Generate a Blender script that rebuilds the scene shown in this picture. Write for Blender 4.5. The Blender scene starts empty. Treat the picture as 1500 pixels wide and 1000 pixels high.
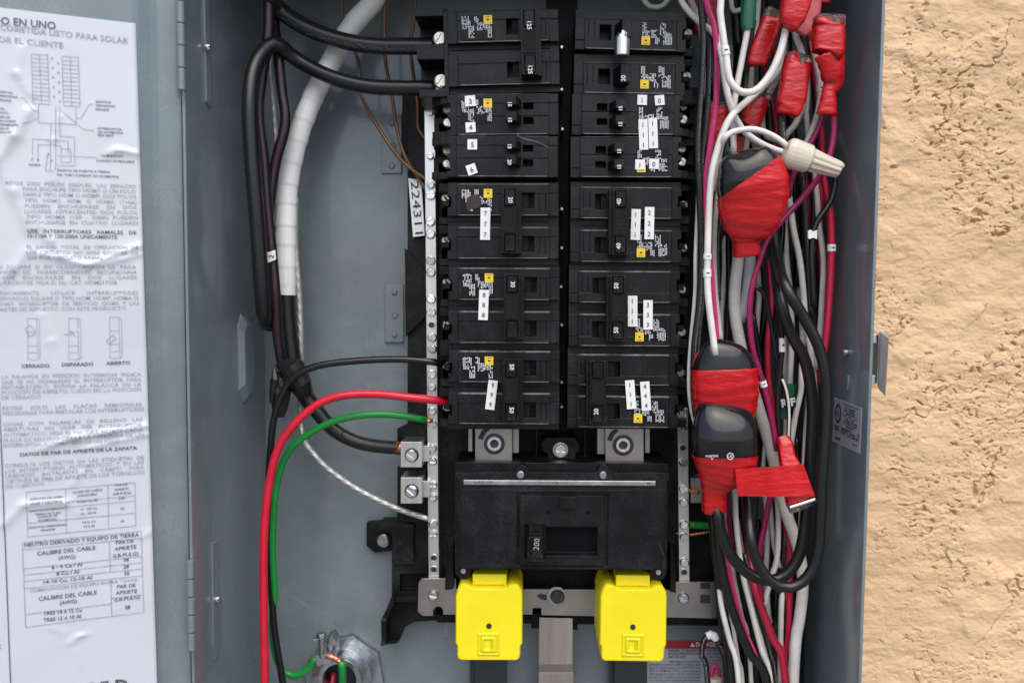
import bpy, bmesh, math, random
import numpy as np
from mathutils import Vector, Matrix

# ------------------------------------------------------------------ camera
FPX, PPX, PPY = 1135.0, 790.0, 500.0        # focal length and principal point in photo pixels (1500 x 1000)
ZF = 0.42                                    # camera to the front rim of the enclosure, metres
_d = Vector((-192.0, 19460.0, FPX)).normalized()
_f = Vector((0.0, -FPX * FPX / 19460.0, FPX)).normalized()
_r = _d.cross(_f).normalized()
_f = _r.cross(_d).normalized()
C2W = Matrix(((_r.x, _r.y, _r.z), (_f.x, _f.y, _f.z), (-_d.x, -_d.y, -_d.z)))
CAM = Vector((0.0, -ZF, 0.0))
sc = bpy.context.scene
col = sc.collection
cam = bpy.data.cameras.new('camera')
cam.sensor_width = 36.0
cam.lens = FPX / 1500 * 36.0
cam.shift_x = -(PPX - 750) / 1500
cam.clip_start, cam.clip_end = 0.01, 200
cam.dof.use_dof = True
cam.dof.focus_distance = 0.468
cam.dof.aperture_fstop = 7.0
camo = bpy.data.objects.new('camera', cam)
col.objects.link(camo)
rx = C2W @ Vector((1, 0, 0)); ry = C2W @ Vector((0, -1, 0)); rz = C2W @ Vector((0, 0, -1))
camo.matrix_world = Matrix(((rx.x, ry.x, rz.x, CAM.x), (rx.y, ry.y, rz.y, CAM.y), (rx.z, ry.z, rz.z, CAM.z), (0, 0, 0, 1)))
sc.camera = camo

# ------------------------------------------------------------------ light
w = bpy.data.worlds.new('World'); sc.world = w; w.use_nodes = True
wn = w.node_tree; wn.nodes.clear()
sky = wn.nodes.new('ShaderNodeTexSky'); sky.sky_type = 'NISHITA'; sky.sun_disc = False
sky.sun_elevation = math.radians(57); sky.sun_rotation = math.radians(167)
sky.air_density = 1.0; sky.dust_density = 3.2; sky.ozone_density = 1.0
bg = wn.nodes.new('ShaderNodeBackground'); bg.inputs[1].default_value = 0.15
wo = wn.nodes.new('ShaderNodeOutputWorld')
wn.links.new(sky.outputs[0], bg.inputs[0]); wn.links.new(bg.outputs[0], wo.inputs[0])
sun = bpy.data.lights.new('sun', 'SUN'); sun.energy = 1.5; sun.angle = math.radians(70); sun.color = (1.0, 0.985, 0.96)
suno = bpy.data.objects.new('sun', sun); col.objects.link(suno)
_sd = Vector((0.12, -0.52, 0.85)).normalized()
suno.rotation_euler = _sd.to_track_quat('Z', 'Y').to_euler()
suno.location = _sd * 5
vs = sc.view_settings
vs.view_transform = 'Standard'; vs.look = 'None'; vs.gamma = 1.0; vs.use_curve_mapping = False
vs.exposure = 0.50
sc.render.engine = 'CYCLES'
sc.cycles.max_bounces = 8
sc.cycles.use_denoising = True

# ------------------------------------------------------------------ pixel rays -> real points on planes of the place
def ray(px, py):
    return C2W @ Vector(((px - PPX) / FPX, (py - PPY) / FPX, 1.0))
def at(px, py, Y):
    d = ray(px, py)
    return CAM + d * ((Y + ZF) / d.y)
def at_x(px, py, X):
    d = ray(px, py)
    return CAM + d * (X / d.x)
def at_plane(px, py, p0, n):
    d = ray(px, py)
    return CAM + d * ((p0 - CAM).dot(n) / d.dot(n))
def scale(Y):                                # metres per photo pixel at depth Y
    return (Y + ZF) / FPX

# ------------------------------------------------------------------ materials
MATS = {}
def new_mat(name):
    m = bpy.data.materials.new(name); m.use_nodes = True
    nt = m.node_tree
    return m, nt, nt.nodes['Principled BSDF']
def L(nt, a, b): nt.links.new(a, b)
def N(nt, t, **kw):
    n = nt.nodes.new(t)
    for k, v in kw.items(): setattr(n, k, v)
    return n
def mat(name, rgb, rough=0.5, metal=0.0, coat=0.0, var=0.12, vscale=40, bump=0.0, bscale=400, bevel=0.0,
        dust=0.0, dust_rgb=(0.45, 0.44, 0.42), spec=0.5, rvar=0.1, trans=0.0, coat_rough=0.1, stretch=None):
    m, nt, b = new_mat(name)
    tc = N(nt, 'ShaderNodeTexCoord')
    src = tc.outputs['Object']
    if stretch:
        mp = N(nt, 'ShaderNodeMapping'); mp.inputs['Scale'].default_value = stretch
        L(nt, src, mp.inputs['Vector']); src = mp.outputs[0]
    nz = N(nt, 'ShaderNodeTexNoise'); nz.inputs['Scale'].default_value = vscale; nz.inputs['Detail'].default_value = 5
    L(nt, src, nz.inputs['Vector'])
    cr = N(nt, 'ShaderNodeValToRGB')
    e = cr.color_ramp.elements
    e[0].position = 0.3; e[1].position = 0.7
    e[0].color = tuple(c * (1 - var) for c in rgb) + (1,)
    e[1].color = tuple(min(1, c * (1 + var)) for c in rgb) + (1,)
    L(nt, nz.outputs[0], cr.inputs[0])
    out = cr.outputs[0]
    rsock = None
    if dust > 0:
        n2 = N(nt, 'ShaderNodeTexNoise'); n2.inputs['Scale'].default_value = 900; n2.inputs['Detail'].default_value = 3
        n3 = N(nt, 'ShaderNodeTexNoise'); n3.inputs['Scale'].default_value = 60; n3.inputs['Detail'].default_value = 4
        L(nt, tc.outputs['Object'], n2.inputs['Vector']); L(nt, tc.outputs['Object'], n3.inputs['Vector'])
        mu = N(nt, 'ShaderNodeMath', operation='MULTIPLY'); L(nt, n2.outputs[0], mu.inputs[0]); L(nt, n3.outputs[0], mu.inputs[1])
        mr = N(nt, 'ShaderNodeMapRange'); mr.inputs[1].default_value = 0.24; mr.inputs[2].default_value = 0.44
        mr.inputs[4].default_value = dust
        L(nt, mu.outputs[0], mr.inputs[0])
        mx = N(nt, 'ShaderNodeMix', data_type='RGBA')
        L(nt, mr.outputs[0], mx.inputs[0]); L(nt, out, mx.inputs[6]); mx.inputs[7].default_value = dust_rgb + (1,)
        out = mx.outputs[2]
    L(nt, out, b.inputs['Base Color'])
    mr2 = N(nt, 'ShaderNodeMapRange'); mr2.inputs[3].default_value = max(0.02, rough - rvar); mr2.inputs[4].default_value = min(1, rough + rvar)
    L(nt, nz.outputs[0], mr2.inputs[0]); L(nt, mr2.outputs[0], b.inputs['Roughness'])
    b.inputs['Metallic'].default_value = metal
    b.inputs['Coat Weight'].default_value = coat; b.inputs['Coat Roughness'].default_value = coat_rough
    b.inputs['Specular IOR Level'].default_value = spec
    b.inputs['Transmission Weight'].default_value = trans
    nrm = None
    if bevel > 0:
        bv = N(nt, 'ShaderNodeBevel'); bv.samples = 4; bv.inputs['Radius'].default_value = bevel
        nrm = bv.outputs[0]
    if bump > 0:
        nb = N(nt, 'ShaderNodeTexNoise'); nb.inputs['Scale'].default_value = bscale; nb.inputs['Detail'].default_value = 4
        L(nt, src, nb.inputs['Vector'])
        bp = N(nt, 'ShaderNodeBump'); bp.inputs['Strength'].default_value = bump; bp.inputs['Distance'].default_value = 0.0008
        L(nt, nb.outputs[0], bp.inputs['Height'])
        if nrm: L(nt, nrm, bp.inputs['Normal'])
        nrm = bp.outputs[0]
    if nrm: L(nt, nrm, b.inputs['Normal'])
    MATS[name] = m
    return m
def scratches(name, rgb, amount):
    nt = MATS[name].node_tree; b = nt.nodes['Principled BSDF']; src = b.inputs['Base Color'].links[0].from_socket
    tc = N(nt, 'ShaderNodeTexCoord'); nz = N(nt, 'ShaderNodeTexNoise'); nz.inputs['Scale'].default_value = 9
    L(nt, tc.outputs['Object'], nz.inputs['Vector'])
    vo = N(nt, 'ShaderNodeTexVoronoi', feature='DISTANCE_TO_EDGE'); vo.inputs['Scale'].default_value = 16
    mp = N(nt, 'ShaderNodeVectorMath', operation='MULTIPLY_ADD'); L(nt, nz.outputs['Color'], mp.inputs[0]); mp.inputs[1].default_value = (0.12, 0.12, 0.12); L(nt, tc.outputs['Object'], mp.inputs[2])
    L(nt, mp.outputs[0], vo.inputs['Vector'])
    lt = N(nt, 'ShaderNodeMath', operation='LESS_THAN'); L(nt, vo.outputs['Distance'], lt.inputs[0]); lt.inputs[1].default_value = 0.006
    n2 = N(nt, 'ShaderNodeTexNoise'); n2.inputs['Scale'].default_value = 26; L(nt, tc.outputs['Object'], n2.inputs['Vector'])
    mr = N(nt, 'ShaderNodeMapRange'); mr.inputs[1].default_value = 0.58; mr.inputs[2].default_value = 0.70; mr.inputs[4].default_value = amount; L(nt, n2.outputs[0], mr.inputs[0])
    mu = N(nt, 'ShaderNodeMath', operation='MULTIPLY'); L(nt, lt.outputs[0], mu.inputs[0]); L(nt, mr.outputs[0], mu.inputs[1])
    mx = N(nt, 'ShaderNodeMix', data_type='RGBA'); L(nt, mu.outputs[0], mx.inputs[0]); L(nt, src, mx.inputs[6]); mx.inputs[7].default_value = rgb + (1,)
    L(nt, mx.outputs[2], b.inputs['Base Color'])
def wire_mat(name, rgb, rough=0.35, print_rgb=None, density=0.5, offset=0.0, width=0.13, stripe=None, twist=None):
    """insulated wire; uv: u = metres along the wire, v = turn (0.5 faces the front)"""
    m, nt, b = new_mat(name)
    uv = N(nt, 'ShaderNodeUVMap'); sp = N(nt, 'ShaderNodeSeparateXYZ'); L(nt, uv.outputs[0], sp.inputs[0])
    tc = N(nt, 'ShaderNodeTexCoord')
    nz = N(nt, 'ShaderNodeTexNoise'); nz.inputs['Scale'].default_value = 90; nz.inputs['Detail'].default_value = 5
    L(nt, tc.outputs['Object'], nz.inputs['Vector'])
    cr = N(nt, 'ShaderNodeValToRGB'); e = cr.color_ramp.elements; e[0].position = 0.3; e[1].position = 0.72
    e[0].color = tuple(c * 0.82 for c in rgb) + (1,); e[1].color = tuple(min(1, c * 1.1) for c in rgb) + (1,)
    L(nt, nz.outputs[0], cr.inputs[0]); out = cr.outputs[0]
    def band(center, half):
        s = N(nt, 'ShaderNodeMath', operation='SUBTRACT'); L(nt, sp.outputs[1], s.inputs[0]); s.inputs[1].default_value = center
        a = N(nt, 'ShaderNodeMath', operation='ABSOLUTE'); L(nt, s.outputs[0], a.inputs[0])
        l = N(nt, 'ShaderNodeMath', operation='LESS_THAN'); L(nt, a.outputs[0], l.inputs[0]); l.inputs[1].default_value = half
        return l.outputs[0]
    if stripe:
        mx = N(nt, 'ShaderNodeMix', data_type='RGBA'); L(nt, band(0.5 + offset, width), mx.inputs[0])
        L(nt, out, mx.inputs[6]); mx.inputs[7].default_value = stripe + (1,); out = mx.outputs[2]
    if print_rgb:
        cx = N(nt, 'ShaderNodeCombineXYZ')
        for k, (i, s) in enumerate(((0, 1700.0), (1, 26.0))):
            mm = N(nt, 'ShaderNodeMath', operation='MULTIPLY'); L(nt, sp.outputs[i], mm.inputs[0]); mm.inputs[1].default_value = s
            L(nt, mm.outputs[0], cx.inputs[k])
        vn = N(nt, 'ShaderNodeTexNoise'); vn.inputs['Scale'].default_value = 1.0; vn.inputs['Detail'].default_value = 1
        L(nt, cx.outputs[0], vn.inputs['Vector'])
        gt = N(nt, 'ShaderNodeMath', operation='GREATER_THAN'); L(nt, vn.outputs[0], gt.inputs[0]); gt.inputs[1].default_value = density
        mu = N(nt, 'ShaderNodeMath', operation='MULTIPLY'); L(nt, gt.outputs[0], mu.inputs[0]); L(nt, band(0.5 + offset, width), mu.inputs[1])
        mx = N(nt, 'ShaderNodeMix', data_type='RGBA'); L(nt, mu.outputs[0], mx.inputs[0])
        L(nt, out, mx.inputs[6]); mx.inputs[7].default_value = print_rgb + (1,); out = mx.outputs[2]
    L(nt, out, b.inputs['Base Color'])
    b.inputs['Roughness'].default_value = rough
    if twist:                                # stranded cable: spiral ridges
        u, v = twist
        a = N(nt, 'ShaderNodeMath', operation='MULTIPLY'); L(nt, sp.outputs[0], a.inputs[0]); a.inputs[1].default_value = u
        c = N(nt, 'ShaderNodeMath', operation='MULTIPLY'); L(nt, sp.outputs[1], c.inputs[0]); c.inputs[1].default_value = v * 2 * math.pi
        s = N(nt, 'ShaderNodeMath', operation='ADD'); L(nt, a.outputs[0], s.inputs[0]); L(nt, c.outputs[0], s.inputs[1])
        sn = N(nt, 'ShaderNodeMath', operation='SINE'); L(nt, s.outputs[0], sn.inputs[0])
        bp = N(nt, 'ShaderNodeBump'); bp.inputs['Strength'].default_value = 0.3; bp.inputs['Distance'].default_value = 0.0004
        L(nt, sn.outputs[0], bp.inputs['Height']); L(nt, bp.outputs[0], b.inputs['Normal'])
    else:
        bp = N(nt, 'ShaderNodeBump'); bp.inputs['Strength'].default_value = 0.15; bp.inputs['Distance'].default_value = 0.0006
        nb = N(nt, 'ShaderNodeTexNoise'); nb.inputs['Scale'].default_value = 160
        L(nt, tc.outputs['Object'], nb.inputs['Vector']); L(nt, nb.outputs[0], bp.inputs['Height']); L(nt, bp.outputs[0], b.inputs['Normal'])
    MATS[name] = m
    return m

mat('grey paint', (0.152, 0.192, 0.206), 0.30, coat=0.6, coat_rough=0.10, var=0.11, vscale=14, bump=0.05, bscale=700, dust=0.16, rvar=0.08, bevel=0.0012)
mat('black plastic', (0.0045, 0.0047, 0.0055), 0.42, var=0.25, vscale=60, bump=0.10, bscale=1800, bevel=0.0006, dust=0.09, dust_rgb=(0.17, 0.17, 0.18), spec=0.25)
mat('base plastic', (0.005, 0.005, 0.0055), 0.5, spec=0.18, var=0.3, vscale=60, bump=0.1, bscale=1500, bevel=0.0007, dust=0.05)
mat('handle plastic', (0.0035, 0.0035, 0.004), 0.38, spec=0.2, var=0.2, vscale=80, bump=0.1, bscale=2500, bevel=0.0006, dust=0.05)
mat('grip plastic', (0.006, 0.006, 0.0065), 0.6, spec=0.2, var=0.4, vscale=700, bump=0.9, bscale=1200)
mat('highlit worn plastic', (0.13, 0.131, 0.134), 0.35, var=0.8, vscale=200, dust=0.6, dust_rgb=(0.25, 0.25, 0.25), bump=0.3, bscale=900)  # scuffed grey, lightened to paint in the edge highlights
mat('smudge', (0.022, 0.012, 0.011), 0.6, var=0.4, vscale=500)
mat('yellow plastic', (0.82, 0.70, 0.006), 0.45, var=0.07, vscale=24, bump=0.05, bscale=900, bevel=0.0014, rvar=0.1, dust=0.10, dust_rgb=(0.40, 0.33, 0.10))
mat('yellow print', (0.80, 0.55, 0.02), 0.5, var=0.05)
mat('white print', (0.62, 0.64, 0.68), 0.6, var=0.2, vscale=900)
mat('black print', (0.02, 0.02, 0.03), 0.6, var=0.2)
mat('deep black', (0.003, 0.003, 0.004), 0.5, spec=0.12)
mat('dim print', (0.30, 0.30, 0.31), 0.6)
mat('ink', (0.10, 0.095, 0.13), 0.6, var=0.3, vscale=300)
mat('faded ink', (0.33, 0.33, 0.39), 0.6, var=0.3, vscale=300)
mat('dark label', (0.005, 0.005, 0.007), 0.45, var=0.2, spec=0.2)
mat('pale scratch', (0.15, 0.15, 0.15), 0.6)
mat('white sticker', (0.78, 0.78, 0.77), 0.4, var=0.03, vscale=80)
mat('label sheet', (0.555, 0.58, 0.63), 0.16, var=0.02, vscale=20, coat=0.8, coat_rough=0.08, rvar=0.05)
mat('silver label', (0.42, 0.43, 0.47), 0.35, var=0.06, vscale=120, metal=0.1)
mat('danger red', (0.36, 0.012, 0.018), 0.4, var=0.06)
mat('zinc screw', (0.78, 0.81, 0.83), 0.22, metal=1.0, var=0.15, vscale=300, bevel=0.0003)
mat('dull screw', (0.64, 0.61, 0.54), 0.38, metal=1.0, var=0.2, vscale=400, bevel=0.0003)
mat('aluminium', (0.74, 0.725, 0.70), 0.34, metal=1.0, var=0.10, vscale=200, stretch=(1, 1, 0.06), bevel=0.0005, bump=0.05, bscale=500)
mat('tinned plate', (0.36, 0.335, 0.32), 0.40, metal=1.0, var=0.12, vscale=60, bevel=0.0006, dust=0.15)
mat('brushed strap', (0.52, 0.48, 0.43), 0.36, metal=1.0, var=0.12, vscale=160, stretch=(1, 1, 0.04), bevel=0.0006, bump=0.1, bscale=300)
mat('galvanised', (0.46, 0.49, 0.50), 0.33, metal=1.0, var=0.25, vscale=70, bevel=0.0008)
mat('copper', (0.72, 0.30, 0.16), 0.34, metal=1.0, var=0.25, vscale=300)
mat('dark steel', (0.05, 0.055, 0.06), 0.4, metal=0.6, var=0.2, bevel=0.0005)
mat('red tape', (0.50, 0.006, 0.009), 0.27, var=0.14, vscale=50, bump=1.0, bscale=210, rvar=0.1, stretch=(0.5, 1, 1.6))
mat('pale red tape', (0.62, 0.10, 0.11), 0.45, var=0.14, vscale=50, bump=0.4, bscale=150)
mat('green tape', (0.006, 0.12, 0.06), 0.32, var=0.2, vscale=80, bump=0.4, bscale=160)
mat('black tape', (0.008, 0.008, 0.009), 0.4, var=0.3, vscale=80, bump=0.6, bscale=140)
mat('black cap', (0.008, 0.008, 0.009), 0.12, var=0.3, vscale=60, bump=0.05, bscale=120, dust=0.02, rvar=0.05, spec=0.4)
mat('white tape', (0.87, 0.87, 0.85), 0.38, var=0.05, vscale=60, bump=0.25, bscale=130)
mat('tan nut', (0.58, 0.52, 0.41), 0.38, var=0.06, vscale=60, bevel=0.0006)
mat('white tag', (0.80, 0.80, 0.79), 0.4, var=0.03)
mat('hub metal', (0.44, 0.47, 0.49), 0.28, metal=1.0, var=0.3, vscale=80, bump=0.3, bscale=200, bevel=0.0008)
mat('blade orange', (0.55, 0.22, 0.06), 0.35, metal=0.7, var=0.2)
m, nt, b = new_mat('clear plastic')
b.inputs['Base Color'].default_value = (0.86, 0.83, 0.80, 1); b.inputs['Roughness'].default_value = 0.05
b.inputs['Transmission Weight'].default_value = 0.95; b.inputs['IOR'].default_value = 1.35
nb = N(nt, 'ShaderNodeTexNoise'); nb.inputs['Scale'].default_value = 300
bp = N(nt, 'ShaderNodeBump'); bp.inputs['Strength'].default_value = 0.4; bp.inputs['Distance'].default_value = 0.0005
tc = N(nt, 'ShaderNodeTexCoord'); L(nt, tc.outputs['Object'], nb.inputs['Vector'])
L(nt, nb.outputs[0], bp.inputs['Height']); L(nt, bp.outputs[0], b.inputs['Normal']); MATS['clear plastic'] = m
scratches('grey paint', (0.33, 0.36, 0.37), 0.5)
scratches('black plastic', (0.06, 0.06, 0.06), 0.5)
wire_mat('wire black', (0.007, 0.007, 0.008), 0.22)
wire_mat('wire black printed', (0.010, 0.010, 0.011), 0.32, print_rgb=(0.34, 0.34, 0.34), density=0.56, width=0.05, offset=-0.06)
wire_mat('wire black purple sheen', (0.012, 0.010, 0.012), 0.30, stripe=(0.040, 0.012, 0.024), width=0.07, offset=-0.02)  # purple reflection along the jacket, painted in as a stripe
wire_mat('cable black', (0.009, 0.009, 0.010), 0.34)
wire_mat('cable black printed', (0.012, 0.012, 0.013), 0.30, print_rgb=(0.10, 0.10, 0.10), density=0.56, width=0.05, offset=0.1)
wire_mat('cable matte', (0.006, 0.006, 0.0065), 0.34)
wire_mat('wire red', (0.58, 0.010, 0.035), 0.32)
wire_mat('wire crimson', (0.50, 0.012, 0.05), 0.36)
wire_mat('wire crimson printed', (0.50, 0.012, 0.05), 0.36, print_rgb=(0.08, 0.005, 0.01), density=0.5, width=0.07, offset=-0.12)
wire_mat('wire pink', (0.72, 0.035, 0.19), 0.36, print_rgb=(0.14, 0.01, 0.05), density=0.5, width=0.08, offset=0.02)
wire_mat('wire magenta', (0.42, 0.012, 0.115), 0.36, print_rgb=(0.05, 0.004, 0.02), density=0.5, width=0.09, offset=-0.02)
wire_mat('wire green', (0.008, 0.24, 0.035), 0.30)
wire_mat('wire white', (0.74, 0.71, 0.66), 0.40)
wire_mat('wire white printed', (0.74, 0.71, 0.66), 0.40, print_rgb=(0.12, 0.11, 0.10), density=0.54, width=0.06, offset=-0.08)
wire_mat('wire white pink', (0.60, 0.57, 0.53), 0.40, stripe=(0.62, 0.03, 0.16), width=0.10, offset=0.16)
wire_mat('cable grey', (0.40, 0.42, 0.42), 0.38)
wire_mat('wire brown', (0.15, 0.075, 0.036), 0.36)
m = wire_mat('bare strand', (0.50, 0.49, 0.47), 0.45, twist=(900, 4)); m.node_tree.nodes['Principled BSDF'].inputs['Metallic'].default_value = 0.55
m = wire_mat('copper strand', (0.70, 0.28, 0.15), 0.36, twist=(2600, 3)); m.node_tree.nodes['Principled BSDF'].inputs['Metallic'].default_value = 0.9

# ------------------------------------------------------------------ objects
WPOS = {}                                    # world position of every object made (no object here is rotated by a parent)
def link(o, parent=None, world=Vector((0, 0, 0))):
    col.objects.link(o)
    if parent is not None:
        o.parent = parent
        o.location = world - WPOS[parent.name]
    else:
        o.location = world
    WPOS[o.name] = Vector(world)
    return o
def tag(o, label, cat, group=None):
    o['label'] = label; o['category'] = cat
    if group: o['group'] = group
    return o
def thing(name, label, cat, base, group=None):
    o = bpy.data.objects.new(name, None); o.empty_display_size = 0.02
    link(o, None, Vector(base))
    return tag(o, label, cat, group)
def obj(name, geo, material, parent=None, smooth=False, origin=None):
    """geo = (verts, faces[, uvs per loop]) in world coordinates -> one mesh object"""
    vs_, fs = geo[0], geo[1]
    a = np.array([tuple(v) for v in vs_], dtype=float)
    if origin is None:
        c = a.mean(axis=0); origin = Vector((c[0], c[1], a[:, 2].min()))
    a = a - np.array(origin)
    me = bpy.data.meshes.new(name)
    me.from_pydata(a.tolist(), [], fs)
    if len(geo) > 2:
        l = me.uv_layers.new(name='UVMap')
        l.data.foreach_set('uv', np.array(geo[2], dtype=np.float32).ravel())
    me.materials.append(MATS[material])
    if smooth: me.polygons.foreach_set('use_smooth', [True] * len(me.polygons))
    me.update()
    return link(bpy.data.objects.new(name, me), parent, Vector(origin))
def merge(*geos):
    V, F = [], []
    for g in geos:
        k = len(V); V += list(g[0]); F += [tuple(i + k for i in f) for f in g[1]]
    return V, F
def fix(geo):                                # consistent outward normals
    bm = bmesh.new(); vs_ = [bm.verts.new(v) for v in geo[0]]
    for f in geo[1]:
        try: bm.faces.new([vs_[i] for i in f])
        except ValueError: pass
    bmesh.ops.recalc_face_normals(bm, faces=bm.faces)
    bm.verts.index_update()
    r = ([v.co.copy() for v in bm.verts], [tuple(v.index for v in f.verts) for f in bm.faces])
    bm.free(); return r
def prism_pts(front, offset):
    n = len(front); back = [p + offset for p in front]
    F = [tuple(range(n)), tuple(range(2 * n - 1, n - 1, -1))] + [(i, i + n, (i + 1) % n + n, (i + 1) % n) for i in range(n)]
    return fix((list(front) + back, F))
def prism(pts, Y, depth):                    # outline in photo pixels on the plane y = Y, extruded straight back
    return prism_pts([at(x, y, Y) for x, y in pts], Vector((0, depth, 0)))
def box(x0, x1, y0, y1, Y, depth):
    return prism([(x0, y0), (x1, y0), (x1, y1), (x0, y1)], Y, depth)
def frustum(base, top):                      # lists of world points
    n = len(base)
    F = [tuple(range(n)), tuple(range(n, 2 * n))] + [(i, (i + 1) % n, (i + 1) % n + n, i + n) for i in range(n)]
    return fix((list(base) + list(top), F))
class Frame:
    """flat local frame on the plane y = Y: u, v in photo pixels about (cx, cy), turned by ang degrees; h in mm towards the front"""
    def __init__(s, cx, cy, Y, ang=0, su=1.0, sv=1.0):
        s.cx, s.cy, s.Y, s.su, s.sv = cx, cy, Y, su, sv
        s.c, s.s = math.cos(math.radians(ang)), math.sin(math.radians(ang))
    def px(s, u, v):
        u, v = u * s.su, v * s.sv
        return s.cx + u * s.c - v * s.s, s.cy + u * s.s + v * s.c
    def p(s, u, v, h=0.0):
        x, y = s.px(u, v); q = at(x, y, s.Y); q.y -= h / 1000.0
        return q
    def quad(s, u0, u1, v0, v1, h):
        return [s.p(u0, v0, h), s.p(u1, v0, h), s.p(u1, v1, h), s.p(u0, v1, h)]
    def block(s, u0, u1, v0, v1, h0, h1, inset=0.0):
        return frustum(s.quad(u0, u1, v0, v1, h0), s.quad(u0 + inset, u1 - inset, v0 + inset, v1 - inset, h1))
def stepped(fr, rects, hbase):
    """one solid with flat levels: rects (u0,u1,v0,v1,h), later ones override; vertical walls between levels"""
    xs = sorted({r[0] for r in rects} | {r[1] for r in rects}); ys = sorted({r[2] for r in rects} | {r[3] for r in rects})
    nx, ny = len(xs) - 1, len(ys) - 1
    H = [[None] * ny for _ in range(nx)]
    for i in range(nx):
        for j in range(ny):
            cx, cy = (xs[i] + xs[i + 1]) / 2, (ys[j] + ys[j + 1]) / 2
            for r in rects:
                if r[0] < cx < r[1] and r[2] < cy < r[3]: H[i][j] = r[4]
    V, F, idx = [], [], {}
    def vid(i, j, h):
        k = (i, j, h)
        if k not in idx: idx[k] = len(V); V.append(fr.p(xs[i], ys[j], h))
        return idx[k]
    def hh(i, j): return H[i][j] if 0 <= i < nx and 0 <= j < ny and H[i][j] is not None else None
    for i in range(nx):
        for j in range(ny):
            h = H[i][j]
            if h is None: continue
            F.append((vid(i, j, h), vid(i, j + 1, h), vid(i + 1, j + 1, h), vid(i + 1, j, h)))
            for (di, dj, a, b_) in ((-1, 0, (0, 0), (0, 1)), (1, 0, (1, 1), (1, 0)), (0, -1, (1, 0), (0, 0)), (0, 1, (0, 1), (1, 1))):
                o = hh(i + di, j + dj); o = hbase if o is None else o
                if o < h:
                    F.append((vid(i + a[0], j + a[1], h), vid(i + a[0], j + a[1], o), vid(i + b_[0], j + b_[1], o), vid(i + b_[0], j + b_[1], h)))
    return fix((V, F))
def tube_pts(P, R, n=12, cap=True):
    """P list of world points, R radius (one or per point) -> verts, faces, uvs"""
    m = len(P)
    if not isinstance(R, (list, tuple)): R = [R] * m
    V, F, UV = [], [], []
    ln = 0.0; u = []
    ref = Vector((0, -1, 0)); prev = None
    for k in range(m):
        if k: ln += (P[k] - P[k - 1]).length
        u.append(ln)
        t = (P[min(k + 1, m - 1)] - P[max(k - 1, 0)]).normalized()
        a = ref - t * ref.dot(t)
        if a.length < 0.15: a = prev - t * prev.dot(t) if prev else t.orthogonal()
        a.normalize(); prev = a
        b_ = t.cross(a)
        for i in range(n):
            th = 2 * math.pi * (i / n - 0.5)
            V.append(P[k] + (a * math.cos(th) + b_ * math.sin(th)) * R[k])
    for k in range(m - 1):
        for i in range(n):
            j = (i + 1) % n
            F.append((k * n + i, k * n + j, (k + 1) * n + j, (k + 1) * n + i))
            UV += [(u[k], i / n), (u[k], (i + 1) / n), (u[k + 1], (i + 1) / n), (u[k + 1], i / n)]
    if cap:
        F.append(tuple(range(n - 1, -1, -1))); UV += [(0, 0)] * n
        F.append(tuple((m - 1) * n + i for i in range(n))); UV += [(ln, 0)] * n
    return V, F, UV
def spline(K, step=0.004):
    """Catmull-Rom through world points"""
    out = []
    E = [K[0] * 2 - K[1]] + list(K) + [K[-1] * 2 - K[-2]]
    for i in range(1, len(E) - 2):
        p0, p1, p2, p3 = E[i - 1], E[i], E[i + 1], E[i + 2]
        n = max(2, int((p2 - p1).length / step))
        for k in range(n):
            t = k / n
            out.append(0.5 * ((2 * p1) + (p2 - p0) * t + (2 * p0 - 5 * p1 + 4 * p2 - p3) * t * t + (3 * p1 - p0 - 3 * p2 + p3) * t ** 3))
    out.append(K[-1].copy())
    return out
def path(pts, Y):
    out = [at(p[0], p[1], p[2] if len(p) > 2 else Y) for p in pts]
    for q_ in out: q_.z = min(q_.z, ZT - 0.0004)           # wires stop at the top wall of the box
    return out
def tube(pts, Y, rpx, n=12):
    K = path(pts, Y); S = spline(K)
    return tube_pts(S, rpx * scale(Y), n)
def loft(stations, n=20, power=2.4, noise=0.0, seed=0, dep=None):
    """stations: (px, py, Y, half width px, half depth px) along an axis -> closed solid; width lies across the axis, depth along y"""
    rnd = random.Random(seed)
    V, F = [], []
    P = [at(s[0], s[1], s[2]) for s in stations]; m = len(P)
    for k, s in enumerate(stations):
        t = (P[min(k + 1, m - 1)] - P[max(k - 1, 0)]).normalized()
        wdir = t.cross(Vector((0, 1, 0))).normalized(); ddir = wdir.cross(t).normalized()
        sc_ = scale(s[2])
        pw = s[5] if len(s) > 5 else power
        for i in range(n):
            th = 2 * math.pi * i / n; c, q = math.cos(th), math.sin(th)
            e = 2.0 / pw
            x = math.copysign(abs(c) ** e, c) * s[3] * sc_; y = math.copysign(abs(q) ** e, q) * s[4] * sc_
            g = 1 + noise * rnd.uniform(-1, 1)
            V.append(P[k] + wdir * x * g + ddir * y * g)
    for k in range(m - 1):
        for i in range(n):
            j = (i + 1) % n
            F.append((k * n + i, k * n + j, (k + 1) * n + j, (k + 1) * n + i))
    F.append(tuple(range(n))); F.append(tuple((m - 1) * n + i for i in range(n)))
    return fix((V, F))
def cyl(px, py, rpx, Y0, Y1, n=20, r2=None):  # straight cylinder along y from Y0 (front) to Y1
    c = at(px, py, Y0); r = rpx * scale(Y0); r2 = r if r2 is None else r2 * scale(Y0)
    A = [c + Vector((math.cos(2 * math.pi * i / n) * r, 0, math.sin(2 * math.pi * i / n) * r)) for i in range(n)]
    B = [c + Vector((math.cos(2 * math.pi * i / n) * r2, Y1 - Y0, math.sin(2 * math.pi * i / n) * r2)) for i in range(n)]
    return frustum(A, B)
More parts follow.
